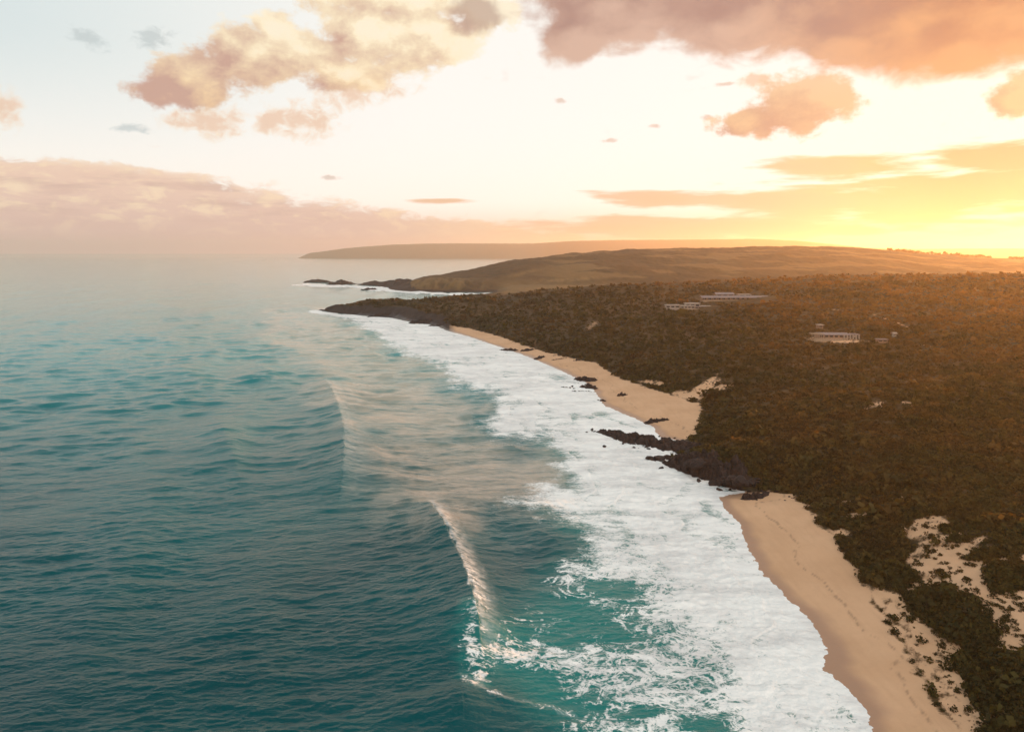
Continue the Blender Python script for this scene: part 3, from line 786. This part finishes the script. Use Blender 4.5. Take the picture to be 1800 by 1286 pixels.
farA = np.clip(sst(120, 1400, DD), 0, 1)
nrs, ncs = WX.shape
sco = np.stack([WX, WY, zz], -1).reshape(-1, 3)
SA = {'foam': foam.ravel(), 'shallow': shal.ravel(), 'far': farA.ravel(), 'lace': lace.ravel(), 'peach_sky': peach_sky.ravel(), 'sheen': sheen.ravel()}
keep = (cs[:-1, :-1] < 14)
foam_s = 0.93 * sst(-10, 42, ff(SX, SY) / dist_scale)
isf = foam_s[:-1, :-1] > 0.5
for nm, msk in (('sea', keep & ~isf), ('surf_foam', keep & isf)):
    c_, f_, a_ = compact(sco, grid_faces(nrs, ncs, msk)[:, ::-1], SA)
    o = mesh_obj(nm, c_, f_, M_SEA, a_)
    if nm == 'sea': o['kind'] = 'structure'
    else: tag(o, 'white churning surf washing along the whole sandy shore', 'surf', kind='stuff')

# ------------------------------------------------------------------ rocks
def blocks(x, y, seed):
    """height and gap distance of jointed blocks"""
    ix, iy = np.floor(x).astype(np.int64), np.floor(y).astype(np.int64)
    d1 = np.full(x.shape, 9.0); d2 = d1.copy(); val = np.zeros(x.shape)
    for a in (-1, 0, 1):
        for b in (-1, 0, 1):
            h = hsh(ix + a, iy + b, seed)
            jx = (h & np.uint32(1023)) / 1023.0; jy = ((h >> np.uint32(10)) & np.uint32(1023)) / 1023.0; vv = ((h >> np.uint32(20)) & np.uint32(1023)) / 1023.0
            dx_, dy_ = ix + a + jx - x, iy + b + jy - y
            d = np.hypot(dx_, dy_) + 0
            t_ = vv + 0.9 * (dx_ * (jx - .5) + dy_ * (jy - .5))
            c = d < d1
            d2 = np.where(c, d1, np.minimum(d2, d)); val = np.where(c, t_, val); d1 = np.where(c, d, d1)
    return val, d2 - d1
def rock_shelf(name, pts, hw, ht, seed, label, cat='rock', group=None, n=90, m=26, rough=1.0, z0=-0.5):
    """a jagged reef: crest line through photo points at the waterline, half widths and heights in metres"""
    w = np.array([W(*p) for p in pts]); seg = np.r_[0, np.cumsum(np.hypot(*np.diff(w, axis=0).T))]; L = seg[-1]
    t = np.linspace(0, L, n)
    cx = np.interp(t, seg, w[:, 0]); cy = np.interp(t, seg, w[:, 1])
    tx = np.gradient(cx); ty = np.gradient(cy); l = np.hypot(tx, ty); nx, ny = -ty / l, tx / l
    hwt = np.interp(t, seg, hw) ; htt = np.interp(t, seg, ht)
    endt = np.clip(np.minimum(t, L - t) / (0.12 * L), 0, 1) ** 0.6
    v = np.linspace(-1.25, 1.25, m)
    TT, VV = np.meshgrid(t, v, indexing='ij')
    HW = hwt[:, None]; HT = htt[:, None]
    x = cx[:, None] + nx[:, None] * VV * HW; y = cy[:, None] + ny[:, None] * VV * HW
    sc = max(0.6, float(np.mean(hw)) * 0.36)
    rg = ridged(x / sc + seed * 3.1, y / sc, 5, seed, 0.55); lo = fbm(x / (sc * 2.5), y / (sc * 2.5), 2, seed + 5)
    bv1, bg1 = blocks(x / (sc * 1.5) + seed, y / (sc * 2.2), seed); bv2, bg2 = blocks(x / (sc * .6), y / (sc * .8) + seed, seed + 3)
    rg = 0.7 + (bv1 - .5) * 1.1 + (bv2 - .5) * .5 - sst(.18, 0, bg1) * .55 - sst(.2, 0, bg2) * .25 + (rg - .6) * .12
    z = HT * (np.clip(1 - VV ** 2, -0.5, 1) * endt[:, None] * (0.75 + lo * 0.5) + 0.5 * rough * (rg - 0.7)) - 0.25 * HT * (1 - endt[:, None]) + z0 * np.abs(VV)
    x = x + fbm(x / sc, y / sc + 9, 2, seed + 9) * sc * 0.35
    base = np.maximum(height(np.clip(x, -1e4, 1e4), y), -0.4)
    co = np.stack([x, y, z + base * 0.85], -1).reshape(-1, 3)
    c_, f_, _ = compact(co, grid_faces(n, m, np.ones((n - 1, m - 1), bool)), {})
    # a skirt closes the reef below the water
    o = mesh_obj(name, c_, f_, M_ROCK, smooth=False)
    md = o.modifiers.new('thickness', 'SOLIDIFY'); md.thickness = 1.2; md.offset = -1 if f_ is None else 1
    return tag(o, label, cat, group)
rock_shelf('rock_ridge', [(1040, 757), (1070, 764), (1110, 773), (1160, 783), (1215, 793), (1250, 799)], [4.0, 5.2, 6.2, 6.6, 7, 7], [2.2, 3.0, 3.6, 4.0, 4.4, 4.4], 1,
           'long black jagged rock ridge reaching out from the heath into the white surf', n=260, m=64, rough=0.62)
rock_shelf('rock_outcrop', [(1160, 812), (1190, 818), (1230, 830), (1280, 846), (1330, 860)], [3, 5, 6, 6, 4], [2.2, 3.6, 4.6, 4.0, 1.6], 2,
           'bulky dark rock outcrop at the foot of the heath bank between the two beaches', n=230, m=64)
rock_shelf('reef_rock', [(1133, 745), (1150, 742), (1178, 741)], [1.6, 2.4, 1.4], [1.3, 1.7, 1.0], 3, 'flat black rock lying alone where the surf runs up the sandy cove', n=60, m=20)
rock_shelf('beach_rock', [(1302, 880), (1325, 878), (1350, 869)], [2.0, 2.8, 1.4], [1.3, 1.7, 1.0], 4, 'dark weedy rock on the sand at the top end of the near beach', n=60, m=22)
rock_shelf('reef_rock', [(1008, 667), (1026, 668), (1050, 671)], [2.5, 4.4, 2.5], [2.0, 3.2, 1.5], 5, 'dark rounded rock on wet sand, largest of the cluster halfway along the far beach', n=60, m=22)
rock_shelf('reef_rock', [(1018, 680), (1036, 681), (1050, 684)], [2, 3.2, 2], [1.5, 2.4, 1.2], 6, 'purplish black rock in the wash just below the dark rounded one', n=60, m=20)
rock_shelf('rock_slab', [(982, 679), (1000, 682), (1014, 684)], [.9, 1.3, .9], [.8, 1.1, .8], 7, 'thin dark rock slab in the foam, the seaward one beside the purplish rock', n=50, m=14)
rock_shelf('rock_slab', [(1000, 687), (1025, 688), (1046, 689)], [.8, 1.1, .8], [.7, 1.0, .7], 8, 'thin dark rock slab in the foam, the longer one under the purplish rock', n=50, m=14)
rock_shelf('rock_slab', [(1048, 703), (1057, 704), (1066, 706)], [.9, 1.4, .9], [.8, 1.0, .8], 9, 'small brown slab at the water edge left of the pale tongue of foam', n=40, m=14)
rock_shelf('beach_rock', [(1084, 699), (1093, 698), (1104, 698)], [1.6, 2.2, 1.4], [1.2, 1.7, 1.0], 10, 'small black rock alone on dry sand above the pale tongue of foam', n=40, m=16)
rock_shelf('reef_rock', [(876, 616), (895, 616), (912, 617)], [2, 3.4, 2], [1.4, 2.2, 1.2], 11, 'low dark rock at the water edge of the far beach, nearest the headland', n=50, m=16)
rock_shelf('reef_rock', [(914, 618), (926, 618), (940, 617)], [1.6, 2.8, 1.6], [1.2, 2.0, 1.0], 12, 'low dark rock on the far beach just right of the one nearest the headland', n=50, m=16)
rock_shelf('reef_rock', [(938, 632), (946, 631), (958, 628)], [1.6, 2.8, 1.6], [1.2, 2.0, 1.0], 13, 'small black rock touching the foam halfway along the far beach', n=40, m=16)
rock_shelf('rock_slab', [(966, 629), (980, 628), (994, 627)], [.9, 1.2, .9], [.6, .8, .6], 14, 'upper of two thin dark rock bands lying on the far beach', n=40, m=12)
rock_shelf('rock_slab', [(968, 635), (984, 634), (1000, 633)], [.9, 1.2, .9], [.6, .8, .6], 15, 'lower of two thin dark rock bands lying on the far beach', n=40, m=12)
rock_shelf('rock_slab', [(1006, 638), (1014, 638), (1024, 639)], [1.2, 1.8, 1.2], [.9, 1.2, .9], 16, 'dark rock against the heath edge at the back of the far beach', n=40, m=12)
rock_shelf('rock_islet', [(536, 496.5), (556, 495.5), (578, 496)], [16, 30, 18], [4, 9, 5], 17, 'low brown islet farthest out to sea beyond the headland', 'islet', n=70, m=22, rough=.6)
rock_shelf('rock_islet', [(574, 500), (600, 499.5), (626, 500)], [16, 34, 16], [5, 13, 5], 18, 'humped dark islet in the middle of the row beyond the headland', 'islet', n=70, m=22, rough=.6)
rock_shelf('rock_islet', [(624, 500.5), (655, 500), (685, 502), (715, 507)], [14, 30, 36, 30], [5, 11, 14, 12], 19, 'long dark islet joining the tip of the middle headland', 'islet', n=90, m=24, rough=.6)
rock_shelf('rock_islet', [(634, 509.5), (648, 509), (664, 509.5)], [9, 14, 9], [3, 5, 3], 20, 'small dark skerry in front of the middle headland', 'islet', n=50, m=18, rough=.8)
rock_shelf('rock_shelf', [(642, 558), (662, 556.5), (690, 557)], [4, 6, 5], [1.5, 2.6, 2.6], 21, 'thin black rock shelf in the foam below the near headland', n=60, m=16)
rock_shelf('rock_shelf', [(716, 568), (735, 568), (760, 569)], [4, 8, 6], [3, 5, 4], 22, 'blunt black rock point at the start of the far beach', n=60, m=18)
rock_shelf('rock_shelf', [(752, 573), (768, 573), (784, 573)], [3, 4, 3], [1.6, 2.2, 1.6], 23, 'low rocks where the far beach meets the headland', n=50, m=14)

import bmesh
def boulder_mesh(seed):
    bm = bmesh.new(); bmesh.ops.create_icosphere(bm, subdivisions=3, radius=1)
    rs = np.random.default_rng(seed)
    v = np.array([q.co[:] for q in bm.verts]); f = np.array([[a.index for a in q.verts] for q in bm.faces]); bm.free()
    for _ in range(11):                     # broken facets
        nrm = rs.normal(size=3); nrm /= np.linalg.norm(nrm); lim = rs.uniform(0.55, 0.9)
        dpt = v @ nrm; v = v - np.outer(np.maximum(dpt - lim, 0) * 0.9, nrm)
    v *= 1 + 0.10 * fbm(v[:, 0] * 2 + seed, v[:, 1] * 2 + v[:, 2] * 1.7, 3, seed)[:, None]
    return v * np.array([1.25, 1.0, 0.75]), f
protos = []
rb = np.random.default_rng(12)
SPOTS = []
for cx, cy, rx, ry, n_, lo, hi_, lab, grp in (
        (1050, 762, 26, 9, 12, .4, 1.0, 'black boulder awash at the seaward tip of the jagged ridge', 'boulders at the tip of the ridge'),
        (1125, 786, 60, 7, 16, .4, 1.0, 'black boulder in the foam along the near side of the jagged ridge', 'boulders beside the ridge'),
        (1176, 818, 16, 9, 11, .5, 1.2, 'black boulder standing in the surf off the bulky outcrop', 'boulders off the outcrop'),
        (1160, 771, 18, 4, 9, .35, .8, 'brown boulder on the cove sand behind the jagged ridge', 'boulders in the cove'),
        (1200, 815, 44, 9, 22, 1.0, 2.4, 'dark angular boulder packed along the seaward foot of the bulky outcrop', 'boulders at the foot of the outcrop'),
        (1285, 848, 44, 7, 20, .9, 2.0, 'dark angular boulder at the foot of the heath bank above the near beach', 'boulders under the heath bank'),
        (1268, 862, 10, 3, 4, .4, .9, 'small black stone in shallow wash below the heath bank', 'stones in the wash'),
        (1335, 864, 26, 4, 7, .3, .7, 'small black stone on the sand under the heath bank', 'stones under the bank'),
        (1385, 876, 22, 4, 6, .2, .4, 'small dark stone on the sand at the top of the near beach', 'stones on the near beach'),
        (1035, 676, 22, 6, 8, .4, .9, 'dark stone beside the rock cluster on the far beach', 'stones by the rock cluster')):
    for _ in range(n_):
        SPOTS.append((cx + rb.normal() * rx * .55, cy + rb.normal() * ry * .55, rb.uniform(lo, hi_), lab, grp))
for i, (px, py, r_, lab, grp) in enumerate(SPOTS):
    x, y = W(px, py)
    z = max(float(height(x, y)), 0.0)
    x, y = W(px, py, z)
    if i < 6:
        v, f = boulder_mesh(40 + i)
        o = mesh_obj('boulder', v, f, M_ROCK, smooth=False); protos.append(o)
    else:
        o = protos[i % 6].copy(); C.objects.link(o)
    o.location = (x, y, z + r_ * 0.2); o.scale = (r_, r_ * rb.uniform(.8, 1.2), r_ * rb.uniform(.7, 1.1)); o.rotation_euler = (rb.uniform(-.3, .3), rb.uniform(-.3, .3), rb.uniform(0, 6.28))
    tag(o, lab, 'boulder', grp)

# ------------------------------------------------------------------ heath
def leaves(n, rs, size):
    """leaf clumps spread through a low dome of radius 1"""
    a = rs.uniform(0, 2 * math.pi, n); zc = rs.uniform(0.0, 1, n) ** 0.8; rad = rs.uniform(0.62, 1.0, n) ** 0.6
    st = np.sqrt(np.maximum(1 - zc * zc, 0))
    nrm = np.stack([np.cos(a) * st, np.sin(a) * st, zc], 1)
    lump = 1 + 0.35 * np.sin(a * 3 + rs.uniform(0, 6)) * st + 0.2 * np.sin(a * 5 + rs.uniform(0, 6))
    ctr = nrm * (rad * lump)[:, None]
    up_ = nrm + rs.normal(0, 0.55, (n, 3)); up_ /= np.linalg.norm(up_, axis=1)[:, None]
    t = np.cross(up_, rs.normal(size=(n, 3))); t /= np.linalg.norm(t, axis=1)[:, None]
    b = np.cross(up_, t)
    sz = size * rs.uniform(0.6, 1.3, n)[:, None]
    q = np.stack([ctr - t * sz - b * sz * .6, ctr + t * sz * .8 - b * sz * .7, ctr + t * sz + b * sz * .6, ctr - t * sz * .7 + b * sz * .7], 1)
    return q, rs.uniform(0, 1, n)
rs = np.random.default_rng(77)
qrun = np.minimum.accumulate(QY, axis=0)
wgt = np.zeros(D.shape)
wgt[:-1] = np.maximum(qrun[:-1] - qrun[1:], 0) + 0.04 * CAM_H * F * (D[1:] - D[:-1]) / D[:-1] ** 2
ok_ = (D < 1180) & (sv > -2) & (H > 0.4) & (rock < 0.6) & (PX > 560) & (PX < 2000)
patch = sst(-0.35, 0.25, fbm(X / 7, Y / 7, 3, 401)) * 0.8 + 0.2
clear = np.ones(D.shape)
for hx_, hy_, rx, ry in ((1294, 526, 74, 8), (1216, 540, 54, 7), (1469, 597, 56, 8), (1552, 604, 16, 5), (1573, 592, 8, 5), (1443, 578, 10, 4)):
    clear = np.where(((QX - hx_) / rx) ** 2 + ((QY - hy_) / ry) ** 2 < 1, 0.0, clear)
ok_ = ok_ * clear
dens = np.where(sand > 0.5, 0.20 * sst(1, 7, sv) * sst(-0.1, 0.5, fbm(X / 3, Y / 3, 2, 411) + 0.2), patch * sst(0.5, 0.15, sand)) * ok_
wgt = wgt * dens
pr = (wgt / wgt.sum()).ravel()
NB = 52000
pick = rs.choice(len(pr), NB, p=pr)
bx = X.ravel()[pick] + rs.uniform(-.6, .6, NB) * D.ravel()[pick] / F * 1.5
by = Y.ravel()[pick] * (1 + rs.uniform(-.5, .5, NB) * 0.0047)
bz_ = height(bx, by); bd = by; bsand = sand.ravel()[pick]
br_ = np.clip(np.exp(rs.normal(-0.08, 0.38, NB)), 0.45, 2.2) * np.interp(bd, [100, 300, 600, 1100], [0.75, 1.05, 1.5, 2.4])
br_ = br_ * np.where(rs.uniform(0, 1, NB) < 0.05, 1.7, 1.0)
br_ = np.where(bsand > 0.5, br_ * rs.uniform(0.3, 0.75, NB), br_)
bh = br_ * rs.uniform(0.45, 1.1, NB)
single = np.where((bsand > 0.55) & (bd < 240) & (CX + F * bx / by < 1815) & (P(bx, by, bz_)[1] < 1292))[0][:240]
mass = np.setdiff1d(np.arange(NB), single)
def heath(ids, nleaf, size, nvar, seed):
    r2 = np.random.default_rng(seed)
    pro = [leaves(nleaf, r2, size) for _ in range(nvar)]
    Q = np.stack([p[0] for p in pro]); T = np.stack([p[1] for p in pro])
    k = r2.integers(0, nvar, len(ids)); th = r2.uniform(0, 6.28, len(ids))
    q = Q[k]; c, s_ = np.cos(th)[:, None, None], np.sin(th)[:, None, None]
    x = (q[..., 0] * c - q[..., 1] * s_) * br_[ids][:, None, None] + bx[ids][:, None, None]
    y = (q[..., 0] * s_ + q[..., 1] * c) * br_[ids][:, None, None] + by[ids][:, None, None]
    z = q[..., 2] * bh[ids][:, None, None] + bz_[ids][:, None, None] - 0.1
    tint = np.clip(T[k] * 0.35 + r2.uniform(0, 1, len(ids))[:, None] ** 1.5 * (0.9 if nleaf > 20 else 0.55) - 0.02, 0, 1)
    return np.stack([x, y, z], -1).reshape(-1, 3), np.repeat(tint.reshape(-1), 4)
vs, ts = [], []
for lo, hi_, n_, sz in ((0, 190, 60, .20), (190, 330, 30, .28), (330, 560, 14, .40), (560, 2000, 8, .55)):
    ids = mass[(bd[mass] >= lo) & (bd[mass] < hi_)]
    v, t = heath(ids, n_, sz, 14, int(lo) + 3)
    vs.append(v); ts.append(t)
v = np.concatenate(vs); t = np.concatenate(ts)
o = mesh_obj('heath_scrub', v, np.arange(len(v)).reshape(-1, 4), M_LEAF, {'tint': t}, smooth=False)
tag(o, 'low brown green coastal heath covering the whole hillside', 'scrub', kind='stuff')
sp = []
for i, j in enumerate(single):
    if i < 8:
        q, tt = leaves(70, np.random.default_rng(500 + i), 0.2)
        o = mesh_obj('shrub', q.reshape(-1, 3), np.arange(280).reshape(-1, 4), M_LEAF, {'tint': np.repeat(tt * .6 + .1, 4)}, smooth=False); sp.append(o)
    else:
        o = sp[i % 8].copy(); C.objects.link(o)
    o.location = (bx[j], by[j], bz_[j] - 0.05); o.scale = (br_[j], br_[j], bh[j]); o.rotation_euler = (0, 0, rs.uniform(0, 6.28))
    tag(o, 'small dark shrub standing by itself on the open dune sand', 'shrub', 'shrubs dotted over the dune sand')

# ------------------------------------------------------------------ trees on the far skyline
M_BARK = plain_mat('bark', (0.06, 0.045, 0.03), (0.10, 0.075, 0.05), 2.0)
def tree(px, py_off, hgt, seed, proto=None):
    j = int(round((px - pxs[0]) / 1.5)); band = (ds > 1500) & (ds < 3600)
    q = np.where(band, QY[:, j], 1e9); i = int(q.argmin())
    i = max(0, i - int(py_off))
    return X[i, j], Y[i, j], H[i, j]
tp = []
tr_ = np.random.default_rng(9)
TREES = [(1560 + 5.5 * i + tr_.uniform(-2, 2), tr_.uniform(0, 8), tr_.uniform(7, 13)) for i in range(34)] + [(1776 + 5 * i, 2, 11) for i in range(8)]
for i, (px, off, hg) in enumerate(TREES):
    x, y, z = tree(px, off, hg, i)
    if i < 4:
        r_ = bpy.data.objects.new('tree', None); C.objects.link(r_)
        q, tt = leaves(150, np.random.default_rng(700 + i), 0.17)
        q = q * np.array([.62, .62, .8]) + np.array([0, 0, .12])
        c_ = mesh_obj('crown', q.reshape(-1, 3), np.arange(600).reshape(-1, 4), M_LEAF, {'tint': np.repeat(tt * .5, 4)}, smooth=False, parent=r_)
        ang_ = np.arange(8) * math.pi / 4
        rings = [np.stack([np.cos(ang_) * rr_ + ox, np.sin(ang_) * rr_, np.full(8, zz_)], 1) for rr_, zz_, ox in ((.055, -.05, 0), (.04, .25, .02), (.025, .55, .05), (.01, .8, .04))]
        tf = grid_faces(4, 9, np.ones((3, 8), bool)); idx = np.array([[r0 * 8 + (k % 8) for k in range(9)] for r0 in range(4)]).ravel()
        mesh_obj('trunk', np.concatenate(rings), idx[tf], M_BARK, parent=r_)
        tp.append(r_)
    else:
        src = tp[i % 4]; r_ = src.copy(); C.objects.link(r_)
        for ch in src.children:
            cc = ch.copy(); C.objects.link(cc); cc.parent = r_
    r_.location = (x, y, z - 0.4); r_.scale = (hg * tr_.uniform(.9, 1.5),) * 2 + (hg,); r_.rotation_euler = (0, 0, tr_.uniform(0, 6.28))
    tag(r_, 'dark bushy tree in the row on the glowing crest near the right edge', 'tree', 'trees along the far crest')

# ------------------------------------------------------------------ houses
M_WALLW = plain_mat('pale_render', (0.28, 0.23, 0.19), (0.36, 0.30, 0.25), 1.5)
M_WALLB = plain_mat('brown_stone', (0.20, 0.12, 0.08), (0.32, 0.20, 0.13), 2.5)
M_ROOFL = plain_mat('pale_metal_roof', (0.15, 0.105, 0.10), (0.21, 0.155, 0.145), 0.8, 0.45, 0.5)
M_ROOFW = plain_mat('white_roof', (0.28, 0.22, 0.18), (0.35, 0.28, 0.23), 0.8, 0.5, 0.4)
M_GLASS = plain_mat('dark_glass', (0.02, 0.02, 0.025), (0.035, 0.03, 0.035), 0.5, 0.08, 0.6)
M_TIMBER = plain_mat('weathered_timber', (0.07, 0.055, 0.048), (0.12, 0.10, 0.085), 3.0, 0.8)
M_STONE = plain_mat('terrace_stone', (0.26, 0.18, 0.12), (0.36, 0.26, 0.18), 1.5)
BOXF = np.array([(0, 2, 3, 1), (4, 5, 7, 6), (0, 1, 5, 4), (2, 6, 7, 3), (0, 4, 6, 2), (1, 3, 7, 5)])
def box(x0, x1, y0, y1, z0, z1):
    return np.array([(x, y, z) for z in (z0, z1) for y in (y0, y1) for x in (x0, x1)], float)
def boxes(name, lst, mat, parent):
    v = np.concatenate([box(*b) for b in lst]); f = np.concatenate([BOXF + 8 * i for i in range(len(lst))])
    o = mesh_obj(name, v, f, mat, smooth=False, parent=parent)
    bv = o.modifiers.new('edge', 'BEVEL'); bv.width = 0.03; bv.segments = 1
    return o
def gable(name, x0, x1, y0, y1, z0, rise, over, th, mat, parent):
    xm0, xm1 = x0 - over, x1 + over; ym = (y0 + y1) / 2
    pr_ = [(y0 - over, z0 - over * rise / (ym - y0)), (ym, z0 + rise), (y1 + over, z0 - over * rise / (ym - y0))]
    pr_ = pr_ + [(a, b + th) for a, b in pr_[::-1]]
    v = [(xm0, a, b) for a, b in pr_] + [(xm1, a, b) for a, b in pr_]
    f = [(i, (i + 1) % 6, (i + 1) % 6 + 6, i + 6) for i in range(6)] + [(0, 5, 4, 1), (1, 4, 3, 2), (6, 7, 10, 11), (7, 8, 9, 10)]
    return mesh_obj(name, np.array(v, float), np.array(f), mat, smooth=False, parent=parent)
def gable_end(x0, x1, y0, y1, z0, z1, rise):
    ym = (y0 + y1) / 2
    return np.array([(x0, y0, z0), (x1, y0, z0), (x1, y1, z0), (x0, y1, z0), (x0, y0, z1), (x1, y0, z1), (x1, y1, z1), (x0, y1, z1), (x0, ym, z1 + rise), (x1, ym, z1 + rise)], float)
def house(name, px, py, rot, label, mods, cat='house', extra=None):
    """mods: (px offset of the left end, length in px, depth offset m, depth m, wall height m, roof kind, roof rise, wall mat, roof mat, windows, z offset)"""
    x, y, z = ground(px, py); k = y / F
    r_ = bpy.data.objects.new(name, None); C.objects.link(r_)
    r_.location = (x, y, z + 0.5); r_.rotation_euler = (0, 0, R(rot))
    tag(r_, label, cat)
    for (a, ln, off, dep, hw_, kind, rise, wm, rm, nw, zo) in mods:
        x0, x1 = a * k, (a + ln) * k; y0, y1 = off, off + dep; zb = zo; hw_ = hw_ * 0.8; rise = rise * 0.8
        if kind == 'gable':
            ge = gable_end(x0, x1, y0, y1, zb - 2.5, zb + hw_, rise - .02)
            gf = [(0, 1, 5, 4), (1, 2, 6, 5), (2, 3, 7, 6), (3, 0, 4, 7), (4, 5, 9, 8), (6, 7, 8, 9)]
            w_ = mesh_obj('wall', ge, np.array(gf), wm, smooth=False, parent=r_)
            tris = bmesh.new(); tris.from_mesh(w_.data); tris.verts.ensure_lookup_table()
            tris.faces.new([tris.verts[i] for i in (5, 6, 9)]); tris.faces.new([tris.verts[i] for i in (7, 4, 8)])
            tris.to_mesh(w_.data); tris.free()
            gable('roof', x0, x1, y0, y1, zb + hw_, rise, .7, .18, rm, r_)
        else:
            boxes('wall', [(x0, x1, y0, y1, zb - 2.5, zb + hw_)], wm, r_)
            boxes('roof', [(x0 - .5, x1 + .5, y0 - .8, y1 + .5, zb + hw_ + .003, zb + hw_ + .003 + max(rise, .25))], rm, r_)
        for q in range(nw):
            wl = (x1 - x0) / max(nw, 1); wx = x0 + wl * (q + .5); hwid = wl * .33
            fr = boxes('window', [(wx - hwid - .1, wx + hwid + .1, y0 - .06, y0 + .05, zb + .45, zb + .55), (wx - hwid - .1, wx + hwid + .1, y0 - .06, y0 + .05, zb + hw_ - .5, zb + hw_ - .4),
                                  (wx - hwid - .1, wx - hwid, y0 - .06, y0 + .05, zb + .55, zb + hw_ - .5), (wx + hwid, wx + hwid + .1, y0 - .06, y0 + .05, zb + .55, zb + hw_ - .5)], M_ROOFW, r_)
            boxes('pane', [(wx - hwid, wx + hwid, y0 - .03, y0 + .02, zb + .55, zb + hw_ - .5)], M_GLASS, fr)
    if extra: extra(r_, k)
    return r_
def lodge_extra(r_, k):
    for i in range(15):
        xx = (-58 + i * 8.3) * k
        boxes('post', [(xx - .16, xx + .16, -2.6, -2.3, -2.5, 2.2)], M_ROOFW, r_)
    boxes('deck', [(-60 * k, 60 * k, -3.0, -.02, -2.6, -.05)], M_STONE, r_)
    boxes('verandah_roof', [(-62 * k, 62 * k, -3.3, -.75, 2.21, 2.36)], M_ROOFL, r_)
house('lodge', 1294, 528, 2, 'very long low lodge with pale lilac metal roof and posts, highest on the heath hillside',
      [(-60, 118, 0, 9, 3.0, 'gable', 1.9, M_WALLB, M_ROOFL, 14, 0), (-26, 32, 16, 9, 4.4, 'gable', 2.2, M_WALLB, M_ROOFL, 3, 1.2), (14, 22, 14, 8, 4.8, 'flat', .5, M_WALLW, M_ROOFW, 2, .6)], extra=lodge_extra)
def white_extra(r_, k):
    boxes('deck', [(-22 * k, 24 * k, -4.5, -.82, -2.5, -.1)], M_STONE, r_)
    boxes('water_tank', [(42 * k, 47 * k, -1, 2, -1.5, 2.6)], M_ROOFW, r_)
house('flat_roofed_house', 1216, 543, -3, 'white flat roofed house in stepped blocks, below and left of the long lodge',
      [(-44, 24, 3, 7, 2.8, 'flat', .9, M_WALLW, M_ROOFW, 3, .3), (-19, 24, 0, 8, 2.7, 'flat', .7, M_WALLW, M_ROOFW, 4, 0), (-8, 25, 8, 8, 4.9, 'flat', .8, M_WALLW, M_ROOFW, 3, 0), (6, 10, -1, 8, 2.4, 'flat', .3, M_WALLB, M_ROOFL, 2, -.4), (16, 17, 0, 7, 2.7, 'flat', .7, M_WALLW, M_ROOFW, 3, -.2)], extra=white_extra)
def brick_extra(r_, k):
    for i in range(7):
        boxes('pergola_post', [(-43 * k + i * 3.2 * k - .12, -43 * k + i * 3.2 * k + .12, -3, -2.7, -2, 2.7)], M_STONE, r_)
    boxes('pergola_roof', [(-44 * k, -22 * k, -3.2 + q * 1.1, -2.9 + q * 1.1, 2.71, 2.9) for q in range(6)], M_STONE, r_)
    boxes('terrace_wall', [(-40 * k, 16 * k, -4, -3.6, -2.5, .1)], M_STONE, r_)
    for i in range(6):
        boxes('column', [((14 + i * 5.0) * k - .35, (14 + i * 5.0) * k + .35, -1.1, -.5, -2, 2.35)], M_WALLW, r_)
house('brick_house', 1469, 597, -4, 'long brown house with grey roof, pale columns and pergola, right of the lodge',
      [(-28, 50, 0, 9, 2.5, 'gable', 1.2, M_WALLB, M_ROOFL, 6, 0), (12, 30, 2, 8, 2.5, 'flat', .5, M_WALLW, M_ROOFL, 4, -.1)], extra=brick_extra)
house('garden_shed', 1552, 604, -6, 'tiny flat roofed shed to the right of the brown house with pergola', [(-8, 16, 0, 4, 2.0, 'flat', .45, M_WALLB, M_ROOFL, 2, 0)], 'shed')
house('outbuilding', 1443, 578, 3, 'small pale roofed outbuilding just behind the brown house with pergola', [(-4, 8, 0, 4, 2.2, 'flat', .5, M_WALLB, M_ROOFW, 1, 0)], 'outbuilding')
house('water_tank', 1573, 592, 0, 'tiny pale tank hut standing alone in heath above the garden shed', [(-2, 4.5, 0, 2.2, 2.0, 'gable', .6, M_WALLW, M_ROOFW, 1, 0)], 'hut')

# ------------------------------------------------------------------ haze
def add_haze():
    x0, x1, y0, y1, z0, z1 = -17000, 17000, -900, 16500, -6, 360
    v = np.array([(x, y, z) for z in (z0, z1) for y in (y0, y1) for x in (x0, x1)], float)
    f = np.array([(0, 2, 3, 1), (4, 5, 7, 6), (0, 1, 5, 4), (2, 6, 7, 3), (0, 4, 6, 2), (1, 3, 7, 5)])
    m = bpy.data.materials.new('warm_haze'); m.use_nodes = True
    S.tree = m.node_tree; S.tree.nodes.clear()
    pv = node('ShaderNodeVolumePrincipled')
    pv.inputs['Color'].default_value = (1.0, 0.89, 0.80, 1)
    pv.inputs['Density'].default_value = 6.3e-5
    pv.inputs['Anisotropy'].default_value = 0.68
    o = node('ShaderNodeOutputMaterial'); S.tree.links.new(pv.outputs[0], o.inputs['Volume'])
    ob = mesh_obj('haze', v, f, m, smooth=False)
    ob['kind'] = 'stuff'
    ob['label'] = 'pale golden haze lying over the far coast'
    ob['category'] = 'haze'
add_haze()
